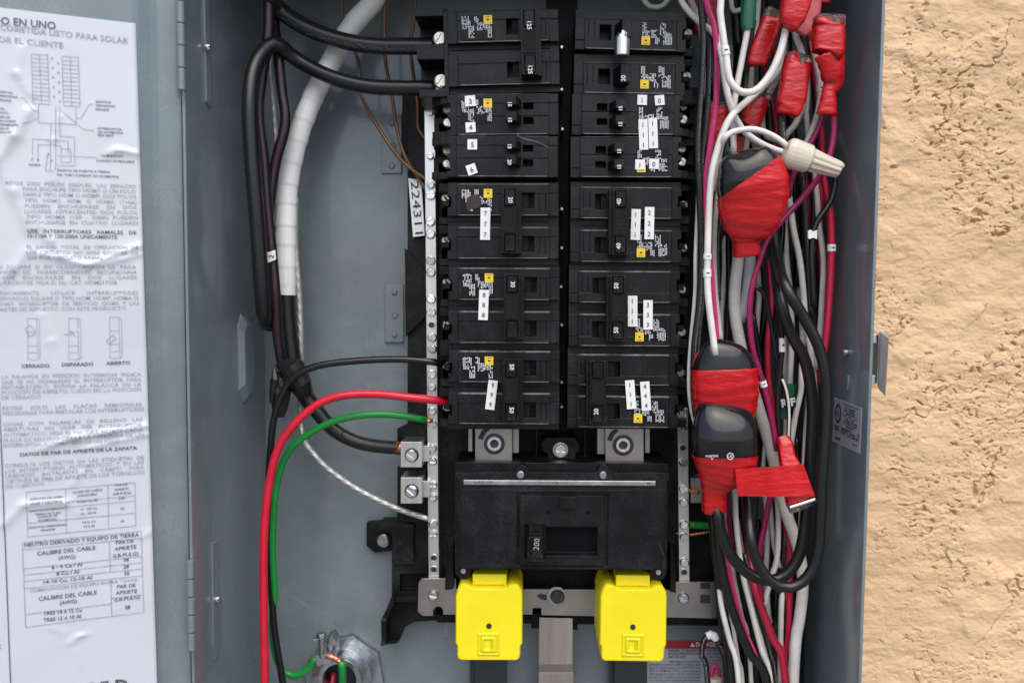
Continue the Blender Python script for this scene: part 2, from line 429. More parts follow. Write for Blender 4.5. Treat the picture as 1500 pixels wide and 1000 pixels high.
def ring(px, py, ro, ri, Y0, Y1, n=28):
    c = at(px, py, Y0); s = scale(Y0); V, F = [], []
    for (r, y) in ((ro, 0), (ri, 0), (ri, Y1 - Y0), (ro, Y1 - Y0)):
        for i in range(n):
            a = 2 * math.pi * i / n; V.append(c + Vector((math.cos(a) * r * s, y, math.sin(a) * r * s)))
    for k in range(4):
        for i in range(n):
            j = (i + 1) % n; k2 = (k + 1) % 4
            F.append((k * n + i, k * n + j, k2 * n + j, k2 * n + i))
    return fix((V, F))
def screw_geo(r, slots=2, hgt=0.0016, seg=5):
    """head of radius r at the origin facing -y: a bevelled disc with raised sectors that leave a slot or a cross"""
    n = 20; V, F = [], []
    prof = ((1.0, hgt * 0.9), (1.0, -hgt * 0.1), (0.86, -hgt * 0.45))
    for (q, y) in prof:
        for i in range(n):
            a = 2 * math.pi * i / n; V.append(Vector((math.cos(a) * r * q, y, math.sin(a) * r * q)))
    for k in range(len(prof) - 1):
        for i in range(n):
            j = (i + 1) % n; F.append((k * n + i, k * n + j, (k + 1) * n + j, (k + 1) * n + i))
    F.append(tuple((len(prof) - 1) * n + i for i in range(n))); F.append(tuple(range(n)))
    g = [fix((V, F))]
    k = 2 * slots; gap = r * 0.19
    for s in range(k):                       # sectors
        a0, a1 = math.pi * 2 * s / k, math.pi * 2 * (s + 1) / k
        mid = (a0 + a1) / 2; off = Vector((math.cos(mid), 0, math.sin(mid))) * gap / max(0.5, math.sin((a1 - a0) / 2))
        rr = r * 0.70
        out = [off] + [off + Vector((math.cos(a0 + (a1 - a0) * i / seg) * rr, 0, math.sin(a0 + (a1 - a0) * i / seg) * rr)) for i in range(seg + 1)]
        base = [p + Vector((0, -hgt * 0.42, 0)) for p in out]; top = [p * 0.94 + Vector((0, -hgt * 0.95, 0)) for p in out]
        g.append(frustum(base, top))
    return merge(*g)
SCREWS = {}
def screw(px, py, Y, rpx, parent, material='zinc screw', slots=2, name='screw', turn=None):
    """head whose rim rests on y = Y"""
    key = (round(rpx, 1), slots, material)
    if key not in SCREWS:
        V, F = screw_geo(rpx * scale(0.06), slots)
        me = bpy.data.meshes.new('screw'); me.from_pydata([tuple(v) for v in V], [], F); me.materials.append(MATS[material]); SCREWS[key] = me
    o = bpy.data.objects.new(name, SCREWS[key])
    link(o, parent, at(px, py, Y) + Vector((0, -0.0010, 0)))
    o.rotation_euler = (RND.uniform(-0.12, 0.12), RND.uniform(0, 6) if turn is None else turn, RND.uniform(-0.12, 0.12))
    return o
RND = random.Random(7)

# ------------------------------------------------------------------ lettering (flat print)
TXT = {}
def glyphs(s, bold=0.0):
    k = (s, bold)
    if k not in TXT:
        cu = bpy.data.curves.new('t', 'FONT'); cu.body = s; cu.size = 1; cu.resolution_u = 2; cu.offset = bold
        o = bpy.data.objects.new('t', cu); me = bpy.data.meshes.new_from_object(o)
        V = [(v.co.x, v.co.y) for v in me.vertices]; F = [tuple(p.vertices) for p in me.polygons]
        bpy.data.objects.remove(o); bpy.data.curves.remove(cu); bpy.data.meshes.remove(me)
        x0 = min(v[0] for v in V); x1 = max(v[0] for v in V)
        TXT[k] = ([((x - x0) / (x1 - x0), y / 0.70) for x, y in V], F, (x1 - x0) / 0.70)
    return TXT[k]
def text(s, A, B, cap, surf, bold=0.0, up=None):
    """lettering from pixel A to pixel B (baseline), capital height cap pixels, laid on surf(px, py) -> world point"""
    V, F, _ = glyphs(s, bold)
    dx, dy = B[0] - A[0], B[1] - A[1]; l = math.hypot(dx, dy)
    ux, uy = up if up else (dy / l, -dx / l)
    return [surf(A[0] + dx * x + ux * cap * y, A[1] + dy * x + uy * cap * y) for x, y in V], F
def text_at(s, cx, cy, cap, surf, ang=0.0, bold=0.02, stretch=1.0):
    """lettering centred on a pixel, read along ang degrees (90 = downwards)"""
    wd = glyphs(s, bold)[2] * cap * stretch
    c, q = math.cos(math.radians(ang)), math.sin(math.radians(ang))
    ux, uy = q, -c
    ax, ay = cx - c * wd / 2 - ux * cap / 2, cy - q * wd / 2 - uy * cap / 2
    return text(s, (ax, ay), (ax + c * wd, ay + q * wd), cap, surf, bold)
def line(A, B, wpx, surf):
    dx, dy = B[0] - A[0], B[1] - A[1]; l = math.hypot(dx, dy) or 1; nx, ny = -dy / l * wpx / 2, dx / l * wpx / 2
    n = max(1, int(l / 8)); V, F = [], []
    for i in range(n + 1):
        t = i / n; x, y = A[0] + dx * t, A[1] + dy * t
        V += [surf(x + nx, y + ny), surf(x - nx, y - ny)]
    for i in range(n): F.append((2 * i, 2 * i + 1, 2 * i + 3, 2 * i + 2))
    return V, F
def onY(Y): return lambda x, y: at(x, y, Y)

# ------------------------------------------------------------------ the stucco wall
YB = 0.115                                   # inside face of the enclosure's back
XL, XR = at(277, 500, 0).x, at(1275, 500, 0).x
ZT, ZB = at(790, -145, 0).z, at(790, 1420, 0).z
YW = YB + 0.004
_rs = np.random.RandomState(3)
_perm = _rs.permutation(512); _perm = np.concatenate([_perm, _perm, _perm])
_grad = _rs.normal(size=(512, 2)); _grad /= np.linalg.norm(_grad, axis=1)[:, None]
def perlin(x, y):
    xi, yi = np.floor(x).astype(int), np.floor(y).astype(int); xf, yf = x - xi, y - yi
    u, v = xf ** 3 * (xf * (xf * 6 - 15) + 10), yf ** 3 * (yf * (yf * 6 - 15) + 10)
    def g(ix, iy, dx, dy):
        k = _perm[(_perm[ix & 511] + iy) & 511]
        return _grad[k, 0] * dx + _grad[k, 1] * dy
    a = g(xi, yi, xf, yf); b_ = g(xi + 1, yi, xf - 1, yf); c = g(xi, yi + 1, xf, yf - 1); d = g(xi + 1, yi + 1, xf - 1, yf - 1)
    return (a * (1 - u) + b_ * u) * (1 - v) + (c * (1 - u) + d * u) * v * 1.0
def fbm(x, y, o=4):
    return sum(perlin(x * 2 ** k + 17 * k, y * 2 ** k - 9 * k) * 0.55 ** k for k in range(o))
def sstep(a, b_, x):
    t = np.clip((x - a) / (b_ - a), 0, 1); return t * t * (3 - 2 * t)
def stucco(X, Z):
    wx = X + 0.005 * perlin(X * 60, Z * 60) + 0.0022 * perlin(X * 240, Z * 240); wz = Z + 0.005 * perlin(X * 60 + 50, Z * 60 + 50) + 0.0022 * perlin(X * 240 + 20, Z * 240 + 7)
    h = 0.0022 * fbm(X * 9, Z * 9, 2) + 0.0016 * fbm(X * 34, Z * 58, 4)                  # trowelled swells
    rough = sstep(-0.12, 0.28, fbm(X * 14 + 9.3, Z * 10 + 5.1, 4))                       # patches left rough and pitted
    a = fbm(wx * 100 + 31, wz * 185 + 13, 4); c = fbm(wx * 190 + 3, wz * 330 + 71, 3)
    h += rough * (0.00045 * sstep(0.05, 0.25, a) + 0.0003 * sstep(0.12, 0.24, c))
    h -= (0.12 + rough) * 0.0026 * sstep(0.27, 0.37, -c) * sstep(-0.05, 0.15, -a)
    h += 0.00015 * fbm(X * 200, Z * 420, 3) * (0.6 + 0.6 * rough) + 0.00008 * fbm(X * 700, Z * 720, 2)
    lay = fbm(wx * 9 + 3.1, wz * 7 + 1.7, 5)                                             # a few ragged ledges where a coat ends
    open_ = sstep(0.02, 0.18, fbm(X * 20 + 77, Z * 22 + 31, 2))
    h += 0.0008 * open_ * sstep(-0.010, 0.010, lay - 0.10)
    h -= 0.0026 * open_ * sstep(0.012, 0.0, np.abs(lay - 0.088))
    return h
def axis(*segs):
    out = []
    for a, b_, st in segs: out += list(np.arange(a, b_, st))
    return np.array(out + [segs[-1][1]])
xa = axis((-1.2, 0.12, 0.03), (0.12, 0.172, 0.004), (0.172, 0.365, 0.00042), (0.365, 0.46, 0.002), (0.46, 1.2, 0.03))
za = axis((-1.0, -0.34, 0.03), (-0.34, -0.285, 0.004), (-0.285, 0.235, 0.00045), (0.235, 0.29, 0.004), (0.29, 1.0, 0.03))
XX, ZZ = np.meshgrid(xa, za)
fade = sstep(0.12, 0.172, XX)
co = np.stack([XX, YW - 0.001 - stucco(XX, ZZ) * fade, ZZ], -1).reshape(-1, 3)
nx, nz_ = len(xa), len(za)
ii = np.arange(nx * nz_).reshape(nz_, nx)
fq = np.stack([ii[:-1, :-1], ii[:-1, 1:], ii[1:, 1:], ii[1:, :-1]], -1).reshape(-1, 4)
me = bpy.data.meshes.new('stucco_wall')
me.vertices.add(len(co)); me.vertices.foreach_set('co', co.astype(np.float32).ravel())
me.loops.add(fq.size); me.loops.foreach_set('vertex_index', fq.astype(np.int32).ravel())
me.polygons.add(len(fq)); me.polygons.foreach_set('loop_start', np.arange(0, fq.size, 4, dtype=np.int32))
me.polygons.foreach_set('use_smooth', np.ones(len(fq), dtype=bool))
me.update(calc_edges=True)
m, nt, b = new_mat('stucco')
tc = N(nt, 'ShaderNodeTexCoord')
n1 = N(nt, 'ShaderNodeTexNoise'); n1.inputs['Scale'].default_value = 14; n1.inputs['Detail'].default_value = 6
n2 = N(nt, 'ShaderNodeTexNoise'); n2.inputs['Scale'].default_value = 1500; n2.inputs['Detail'].default_value = 3
for q in (n1, n2): L(nt, tc.outputs['Object'], q.inputs['Vector'])
cr = N(nt, 'ShaderNodeValToRGB'); e = cr.color_ramp.elements
e[0].position = 0.3; e[1].position = 0.7; e[0].color = (0.625, 0.425, 0.250, 1); e[1].color = (0.72, 0.500, 0.305, 1)
L(nt, n1.outputs[0], cr.inputs[0]); L(nt, cr.outputs[0], b.inputs['Base Color'])
bp = N(nt, 'ShaderNodeBump'); bp.inputs['Strength'].default_value = 0.8; bp.inputs['Distance'].default_value = 0.0005
L(nt, n2.outputs[0], bp.inputs['Height']); L(nt, bp.outputs[0], b.inputs['Normal'])
b.inputs['Roughness'].default_value = 0.85; b.inputs['Specular IOR Level'].default_value = 0.25
me.materials.append(m)
wall = bpy.data.objects.new('stucco_wall', me); link(wall); wall['kind'] = 'structure'
wall['label'] = 'sand coloured rough trowelled stucco wall'

mat('concrete', (0.22, 0.212, 0.20), 0.9, var=0.12, vscale=6, bump=0.3, bscale=60)
gnd = obj('ground', ([Vector((-40, YW + 0.3, -1.45)), Vector((40, YW + 0.3, -1.45)), Vector((40, -60, -1.45)), Vector((-40, -60, -1.45))], [(0, 3, 2, 1)]), 'concrete')  # ground out of view, added for bounce light and reflections in the metal
gnd['kind'] = 'structure'; gnd['label'] = 'unseen concrete ground added in front of the wall for bounce light'

# ------------------------------------------------------------------ enclosure
T = 0.0016
def wbox(x0, x1, y0, y1, z0, z1):
    return prism_pts([Vector((x0, y0, z0)), Vector((x1, y0, z0)), Vector((x1, y0, z1)), Vector((x0, y0, z1))], Vector((0, y1 - y0, 0)))
enc = thing('electrical_enclosure', 'grey painted steel electrical box fixed to the stucco wall', 'enclosure', (0, YB, ZB))
obj('back_panel', wbox(XL, XR, YB, YB + T, ZB, ZT), 'grey paint', enc)
obj('side_wall', wbox(XL - T, XL, 0, YB + T, ZB, ZT), 'grey paint', enc)
obj('side_wall', wbox(XR, XR + T, 0, YB + T, ZB, ZT), 'grey paint', enc)
obj('top_wall', wbox(XL - T, XR + T, 0, YB + T, ZT, ZT + T), 'grey paint', enc)
obj('bottom_wall', wbox(XL - T, XR + T, 0, YB + T, ZB - T, ZB), 'grey paint', enc)
def on_side(pts, X, h, inset=0.0):           # raised shape on a side wall, outline in photo pixels
    base = [at_x(x, y, X) for x, y in pts]; c = sum(base, Vector()) / len(base)
    top = [c + (p - c) * (1 - inset) + Vector((h, 0, 0)) for p in base]
    return frustum(base, top)
obj('embossed_rib', on_side([(296, -40), (303, -40), (308, 146), (305, 158), (300, 150)], XL, 0.0012, 0.02), 'grey paint', enc)
obj('embossed_rib', on_side([(309, 793), (317, 790), (320, 945), (314, 966), (310, 945)], XL, 0.0012, 0.02), 'grey paint', enc)
obj('embossed_dimple', on_side([(347, 478), (352, 459), (362, 466), (366, 482), (367, 570), (362, 586), (355, 592), (349, 572)], XL, 0.0040, 0.22), 'grey paint', enc)
for (x, y) in ((299, 70), (313, 877)):
    o = screw(x, y, 0.02, 5.0, enc, 'galvanised', 1)
    o.location = at_x(x, y, XL) + Vector((0.0022, 0, 0)) - WPOS[enc.name]; o.rotation_euler = (0, 0, math.pi / 2)
o = screw(1242, 516, 0.02, 4.6, enc, 'galvanised', 2)
o.location = at_x(1242, 516, XR) + Vector((-0.0012, 0, 0)) - WPOS[enc.name]; o.rotation_euler = (0, 0.5, -math.pi / 2)
obj('embossed_rib', on_side([(1242, 548), (1245, 549), (1245, 562), (1243, 574), (1241, 562)], XR, -0.0012, 0.2), 'grey paint', enc)
# hinge knuckles on the left rim
for (x, y0, y1, k, gap) in ((264, -30, 133, 5, 1.4), (279, 820, 952, 5, 1.4)):
    for i in range(k):
        a, b_ = y0 + (y1 - y0) * i / k + gap / 2, y0 + (y1 - y0) * (i + 1) / k - gap / 2
        obj('hinge_knuckle', tube_pts([at(x + (a - y0) * 0.016, a, -0.004), at(x + (b_ - y0) * 0.016, b_, -0.004)], 5.2 * scale(0), 16)[:2], 'grey paint', enc)
# mounting bosses on the back
for (x0, x1, y0, y1) in ((559, 588, 169, 254), (564, 591, 417, 501)):
    pl = obj('mounting_boss', prism([(x0, y0), (x1, y0), (x1, y1), (x0, y1)], YB - 0.0022, 0.0022), 'grey paint', enc)
    for yy in (y0 + 11, y1 - 11): obj('rivet', cyl((x0 + x1) / 2, yy, 3.6, YB - 0.0034, YB - 0.0022, 16, 4.6), 'grey paint', pl)
    obj('dimple', cyl((x0 + x1) / 2 + 1, (y0 + y1) / 2 + 3, 4.0, YB - 0.0026, YB - 0.0022, 16, 5.0), 'grey paint', pl)
# latch staple on the outside of the right wall
xo = XR + T
zt_, zb_ = at(1288, 485, 0.008).z, at(1288, 566, 0.008).z
x1_, x2_ = at(1288, 525, 0.004).x, at(1298, 525, 0.004).x
ls = obj('latch_staple', wbox(x1_ - 0.0005, x1_ + 0.0010, 0.0045, 0.020, zb_ + 0.002, zt_ - 0.002), 'galvanised', enc)
obj('staple_arm', wbox(xo + 0.0002, x1_ - 0.0008, 0.006, 0.020, zt_ - 0.0065, zt_ - 0.0015), 'galvanised', ls)
obj('staple_arm', wbox(xo + 0.0002, x1_ - 0.0008, 0.006, 0.020, zb_ + 0.0015, zb_ + 0.0065), 'galvanised', ls)
A_ = [Vector((x1_, 0.004, zb_)), Vector((x2_ - 0.0008, 0.0015, zb_ - 0.0045)), Vector((x2_, 0.0015, zt_ - 0.003)), Vector((x1_, 0.004, zt_))]
obj('staple_face', prism_pts(A_, Vector((0.0003, 0.0016, 0))), 'tinned plate', ls)
# rating sticker on the right wall
q = [(1222, 582), (1262, 597), (1259, 664), (1219, 646)]
rs = obj('rating_sticker', prism_pts([at_x(x, y, XR - 0.0003) for x, y in q], Vector((0.0003, 0, 0))), 'silver label', enc)
def on_sticker(u, v):                        # u, v in 0..1 across the sticker
    a = [at_x(x, y, XR - 0.0007) for x, y in q]
    return a[0] * (1 - u) * (1 - v) + a[1] * u * (1 - v) + a[2] * u * v + a[3] * (1 - u) * v
def sticker_lines(rows):
    V, F = [], []
    for (u0, u1, v, hgt, dens) in rows:
        u = u0
        while u < u1:
            wd = RND.uniform(0.02, 0.07)
            if RND.random() < dens:
                k = len(V); V += [on_sticker(u, v), on_sticker(min(u1, u + wd), v), on_sticker(min(u1, u + wd), v + hgt), on_sticker(u, v + hgt)]; F.append((k, k + 1, k + 2, k + 3))
            u += wd + 0.012
    return V, F
V, F = sticker_lines([(0.36, 0.92, 0.055, 0.018, 0.9)] + [(0.42 + RND.uniform(-.02, .06), 0.84 + RND.uniform(-.06, .06), 0.12 + 0.058 * i, 0.030, 0.8) for i in range(8)]
                     + [(0.32, 0.96, 0.60 + 0.055 * i, 0.032, 0.9) for i in range(3)] + [(0.06, 0.24, 0.60, 0.04, 0.9), (0.06, 0.24, 0.66, 0.04, 0.9), (0.10, 0.30, 0.86, 0.05, 0.9), (0.75, 0.90, 0.85, 0.03, 0.8)])
n0 = 24; k = len(V)
for i in range(n0):
    a = 2 * math.pi * i / n0
    V += [on_sticker(0.17 + 0.115 * math.cos(a), 0.32 + 0.215 * math.sin(a)), on_sticker(0.17 + 0.085 * math.cos(a), 0.32 + 0.165 * math.sin(a))]
F += [(k + 2 * i, k + 2 * ((i + 1) % n0), k + 2 * ((i + 1) % n0) + 1, k + 2 * i + 1) for i in range(n0)]
gl = glyphs('UL', 0.02); k = len(V)
V += [on_sticker(0.115 + 0.11 * x, 0.38 - 0.12 * y) for x, y in gl[0]]; F += [tuple(i + k for i in f) for f in gl[1]]
obj('printed_text', (V, F), 'black print', rs)

# danger label on the back, behind the right lug cover
dl = obj('danger_label', prism([(948, 938), (1066, 938), (1066, 1040), (948, 1040)], YB - 0.0004, 0.0004), 'silver label', enc)
obj('red_header', prism([(975, 938.5), (1066, 938.5), (1066, 949.5), (975, 949.5)], YB - 0.0009, 0.0004), 'danger red', dl)
S = onY(YB - 0.0014)
obj('printed_text', merge(text('DANGER', (1019.5, 946.4), (1054, 946.4), 6.4, S, 0.03), prism([(1011, 946.5), (1014.5, 940.2), (1018, 946.5)], YB - 0.0014, 0.0002)), 'white print', dl)
S = onY(YB - 0.0011)
rows = []
for i, (s, x0, x1) in enumerate((('HAZARD OF ELECTRIC', 979, 1024), ('SHOCK, EXPLOSION, OR', 979, 1024), ('ARC FLASH', 979, 1004))):
    rows.append(text(s, (x0, 953.6 + i * 4.6), (x1, 953.6 + i * 4.6), 3.0, S, 0.03))
for i, s in enumerate(('Apply appropriate personal', 'protective equipment (PPE) and follow safe', 'electrical work practices. See NFPA 70E, CSA', 'Z462 or NOM-029-STPS or local equivalent.', 'This equipment must only be installed and', 'serviced by qualified electrical personnel.', 'Turn off all power supplying this equipment', 'before working on or inside equipment.')):
    rows.append(text(s, (980 if i == 0 else 951, 969.5 + i * 4.6), (1026, 969.5 + i * 4.6), 2.9, S, 0.01))
for i in range(11):
    rows.append(text(('PELIGRO DE', 'EXPLOSION O', 'Utilice equipo', 'de seguridad', 'consulte NFPA', 'Antes de todo', 'trabajo dentro', 'apague la luz', 'de la caja y', 'verifique con', 'un detector')[i], (1035, 953.6 + i * 4.6), (1062, 953.6 + i * 4.6), 3.0, S, 0.02 if i < 2 else 0.0))
obj('printed_text', merge(*rows), 'ink', dl)

# ------------------------------------------------------------------ door, swung open to the left
DA = math.radians(21)
DH = at(266, 500, -0.002); DD = Vector((-math.cos(DA), -math.sin(DA), 0)); DN = Vector((math.sin(DA), -math.cos(DA), 0))
door = thing('enclosure_door', 'open grey steel door of the electrical box with a wrinkled paper label', 'door', (DH.x - 0.15, -0.05, ZB))
prof = [(0.42, 0.0), (0.021, 0.0), (0.018, -0.0006), (0.0125, -0.0032), (0.0095, -0.0042), (0.0020, -0.0050), (-0.0015, -0.0054), (-0.0024, -0.0075), (-0.0026, -0.0150)]
fr_ = [DH + DD * s + DN * t for s, t in prof]; bk = [DH + DD * s + DN * (t - 0.0014) - DD * (0.0012 if t < -0.001 else 0) * 0 for s, t in reversed(prof)]
ring_ = [Vector((p.x, p.y, ZB)) for p in fr_ + bk]
obj('door_panel', prism_pts(ring_, Vector((0, 0, ZT - ZB))), 'grey paint', door)
def door_sz(px, py):
    p = at_plane(px, py, DH, DN); return (p - DH).dot(DD), p.z
CREASE = []
for chain, amp, wd in (([(30, 70), (25, 108), (47, 140)], 0.7, 2.2), ([(42, 163), (20, 200), (-10, 240)], 1.1, 3.2), ([(88, 172), (78, 205), (80, 265)], 0.6, 2.0),
        ([(160, 226), (172, 220), (206, 226)], 0.8, 1.9), ([(-5, 232), (20, 280), (45, 335)], 0.8, 3.0), ([(62, 330), (75, 352), (92, 376)], 0.8, 2.2), ([(40, 368), (20, 395), (-5, 425)], 0.8, 2.6),
        ([(60, 372), (130, 388), (206, 360)], 1.0, 2.6), ([(150, 388), (180, 380), (206, 372)], 0.6, 2.0), ([(62, 460), (75, 500), (86, 545)], 0.5, 2.2), ([(80, 560), (86, 600)], 0.4, 1.8),
        ([(62, 656), (110, 640), (160, 632), (222, 622)], 1.0, 2.8), ([(130, 655), (222, 634)], 0.7, 2.2), ([(5, 768), (35, 738), (98, 734)], 0.9, 2.6), ([(104, 712), (120, 690)], 0.7, 1.6), ([(62, 690), (75, 700)], 0.5, 1.6),
        ([(75, 917), (92, 926)], 0.5, 1.5), ([(104, 941), (116, 930), (126, 928)], 0.7, 1.5), ([(208, 786), (232, 770)], 0.6, 2.5), ([(112, 950), (118, 975)], 0.3, 1.6), ([(95, 735), (118, 752)], 0.5, 1.8)):
    c = [door_sz(x, y) for x, y in chain]
    for k in range(len(c) - 1): CREASE.append((c[k], c[k + 1], amp * 0.0013, wd * 0.00068))
def wrinkle(s, z):
    s, z = np.asarray(s, float), np.asarray(z, float)
    h = 0.0008 * perlin(s * 22, z * 22) + 0.0006 * perlin(s * 60 + 9, z * 45)
    for (a, b_, amp, wd) in CREASE:
        dx, dz = b_[0] - a[0], b_[1] - a[1]; ll = dx * dx + dz * dz
        t = np.clip(((s - a[0]) * dx + (z - a[1]) * dz) / ll, 0, 1)
        d = np.hypot(s - a[0] - t * dx, z - a[1] - t * dz)
        h = np.maximum(h, 0) + amp * np.exp(-(d / wd) ** 1.3)
    return np.maximum(h, 0.0)
def door_pt(s, z, h): return DH + DD * s + DN * h + Vector((0, 0, z - DH.z))
sr0, zr0 = door_sz(199, 35); sr1, zr1 = door_sz(232, 1030); sl0, zl0 = door_sz(-40, 7)
ns, nzz = 130, 380
V, F = [], []
su = np.linspace(0, 1, ns); vv = np.linspace(0, 1, nzz)
for j in range(nzz):
    s_r = sr0 + (sr1 - sr0) * vv[j]
    s = s_r + (0.26 - s_r) * su
    zt = zr0 + (zl0 - zr0) / (sl0 - sr0) * (s - sr0); z = zt + (zr1 - 0.02 - zt) * vv[j]
    hh_ = wrinkle(s, z) + 0.00035
    V += [door_pt(s[i], z[i], hh_[i]) for i in range(ns)]
F = [(j * ns + i, (j + 1) * ns + i, (j + 1) * ns + i + 1, j * ns + i + 1) for j in range(nzz - 1) for i in range(ns - 1)]
k = len(V)                                   # folded-back edge gives the sheet its thickness
for j in range(nzz):
    s_r = sr0 + (sr1 - sr0) * vv[j]; V.append(door_pt(s_r, zr0 + (zr1 - 0.02 - zr0) * vv[j], 0.0))
F += [(j * ns, k + j, k + j + 1, (j + 1) * ns) for j in range(nzz - 1)]
lab = obj('instruction_label', (V, F), 'label sheet', door, smooth=True)
def on_door(px, py):                         # flat first; lifted onto the wrinkles in print_on_label
    s, z = door_sz(px, py); return Vector((s, z, 0))
def print_on_label(name, geo, material):
    a = np.array([(v[0], v[1]) for v in geo[0]]); h = wrinkle(a[:, 0], a[:, 1]) + 0.00075
    return obj(name, ([door_pt(a[i, 0], a[i, 1], h[i]) for i in range(len(a))], geo[1]), material, lab)
UPV = (0.0, -1.0)
def dtext(s, x0, x1, y0, y1, cap, bold=0.0): return text(s, (x0, y0), (x1, y1), cap, on_door, bold, UPV)
dark, pale = [], []
dark.append(dtext('TODO EN UNO', -34, 82, 33, 44, 11, 0.012))
pale.append(dtext('ACOMETIDA LISTO PARA SOLAR', -9, 188, 43.5, 65, 8.6, 0.006))
pale.append(dtext('POR EL CLIENTE', -9, 93, 61, 71.5, 8.4, 0.006))
for (s, x0, x1, y0, y1, cap, bo) in (
    ('ADOS  DOS  POLOS  SIMPLES,  UN  ESPACIO', 8, 199, 270.5, 276, 5.0, 0), ('PARA ENCHUFE TIPO HOMT O UN POLO', 34, 199, 279, 283.5, 5.2, 0), ('SIMPLE TIPO HOM O HOMP, DOS POLOS', 34, 200, 287, 291, 5.2, 0),
    ('TIPO   HOMT,   HOM   O   HOMA   (110A)', 36, 200, 295.5, 299, 5.2, 0), ('PUEDEN    ENCHUFARSE    EN    DOS', 37, 200, 304, 306.5, 5.2, 0), ('LUGARES  ADYACENTES.  DOS  POLOS', 37, 201, 312, 314, 5.2, 0),
    ('TIPO  HOMA  (150  -  200A)  PUEDEN', 39, 202, 320, 321.5, 5.2, 0), ('ENCHUFARSE  EN  CUATRO  LUGARES', 39, 203, 328, 329.5, 5.2, 0),
    ('EL  RANGO  TOTAL  DE  OPERACION  DE', 40, 203, 364, 365, 5.2, 0.0), ('LOS  CIRCUITOS  NO  DEBE  EXCEDER  DE', 40, 203, 372, 373, 5.2, 0.0), ('20A POR CIRCUITO RAMAL', 41, 152, 379.5, 380, 5.2, 0.0),
    ('EN  SQUARE  D  DE  CLASIFICACION  UL  PARA', -8, 200, 393, 393.5, 5.2, 0), ('CHISPA   DE   SOBRECORRIENTE   SECUNDARIA', -6, 201, 401, 401, 5.2, 0), ('PUEDE    ENCHUFARSE    EN    DOS    LUGARES', -6, 201, 409, 408.5, 5.2, 0), ('ADYACENTES. PIDA EL No. CAT. HOM2175SB', -7, 172, 416.5, 416, 5.2, 0),
    ('UNICAMENTE      UTILICE      INTERRUPTORES', -5, 203, 431.5, 431, 5.2, 0), ('DERIVADOS SQUARE D TIPO HOM, HOMP, HOMA O', -5, 203, 439.5, 438.5, 5.2, 0), ('HOMT,  INTERRUPTOR  DE  SERVICIO  QOM2  Y  LAS', -4, 204, 447.5, 446, 5.2, 0), ('PARTES DE REPUESTO CON ESTE PRODUCTO', -4, 185, 455.5, 453.5, 5.2, 0),
    ('LA  PALANCA  EN  POSICION  INTERMEDIA  INDICA', 3, 207, 554, 550, 5.4, 0), ('QUE  SE  HA  DISPARADO  EL  INTERRUPTOR  PARA', 3, 207, 562, 557.5, 5.4, 0), ('RESTABLECERLO.  PONGA  LA  PALANCA  EN  LA', 3, 207, 569.5, 565, 5.4, 0), ('POSICION DE ABIERTO, LUEGO EN LA POSICION', 3, 207, 577, 572, 5.4, 0), ('DE CERRADO', 3, 60, 584.5, 583, 5.4, 0),
    ('RETIRE    SOLO    LAS    PLACAS    REMOVIBLES', 4, 208, 600, 594, 5.4, 0), ('NECESARIAS PARA INSTALAR LOS INTERRUPTORES', 5, 211, 607.5, 601, 5.4, 0),
    ('CIERRE   CON   PALANCAS   DE   RELLENO   LAS', 5, 209, 623.5, 616, 5.4, 0), ('ABERTURAS   SIN   USAR   DEL   INTERRUPTOR', 5, 209, 631, 623.5, 5.4, 0), ('AUTOMATICO. PIDA EL No. CAT. HOMFP CADA', 5, 210, 639, 631, 5.4, 0), ('PLACA DE RELLENO CIERRA LA ABERTURA DE UN', 6, 211, 647, 638, 5.4, 0), ('INTERRUPTOR AUTOMATICO DE UN POLO', 6, 175, 654.5, 646.5, 5.4, 0),
    ('CONSULTE  LOS  DATOS  EN  LAS  ETIQUETAS  DE', 8, 211, 684, 671.5, 5.4, 0), ('LOS  INTERRUPTORES  AUTOMATICOS  Y  EN  LAS', 8, 211, 692, 678.5, 5.4, 0), ('UNIDADES    INSTALADAS    EN    CAMPO    PARA', 8, 211, 699.5, 685.5, 5.4, 0), ('OBTENER EL PAR DE APRIETE DE LOS TORNILLOS', 8, 212, 707, 693, 5.4, 0), ('DE SUJECION', 9, 64, 714.5, 710, 5.4, 0),
    ('COMBINACION DE EQUIPO BARRA TIERRA', 44, 202, 866.5, 849, 4.6, 0.0)):
    pale.append(dtext(s, x0, x1, y0, y1, cap, bo + 0.004))
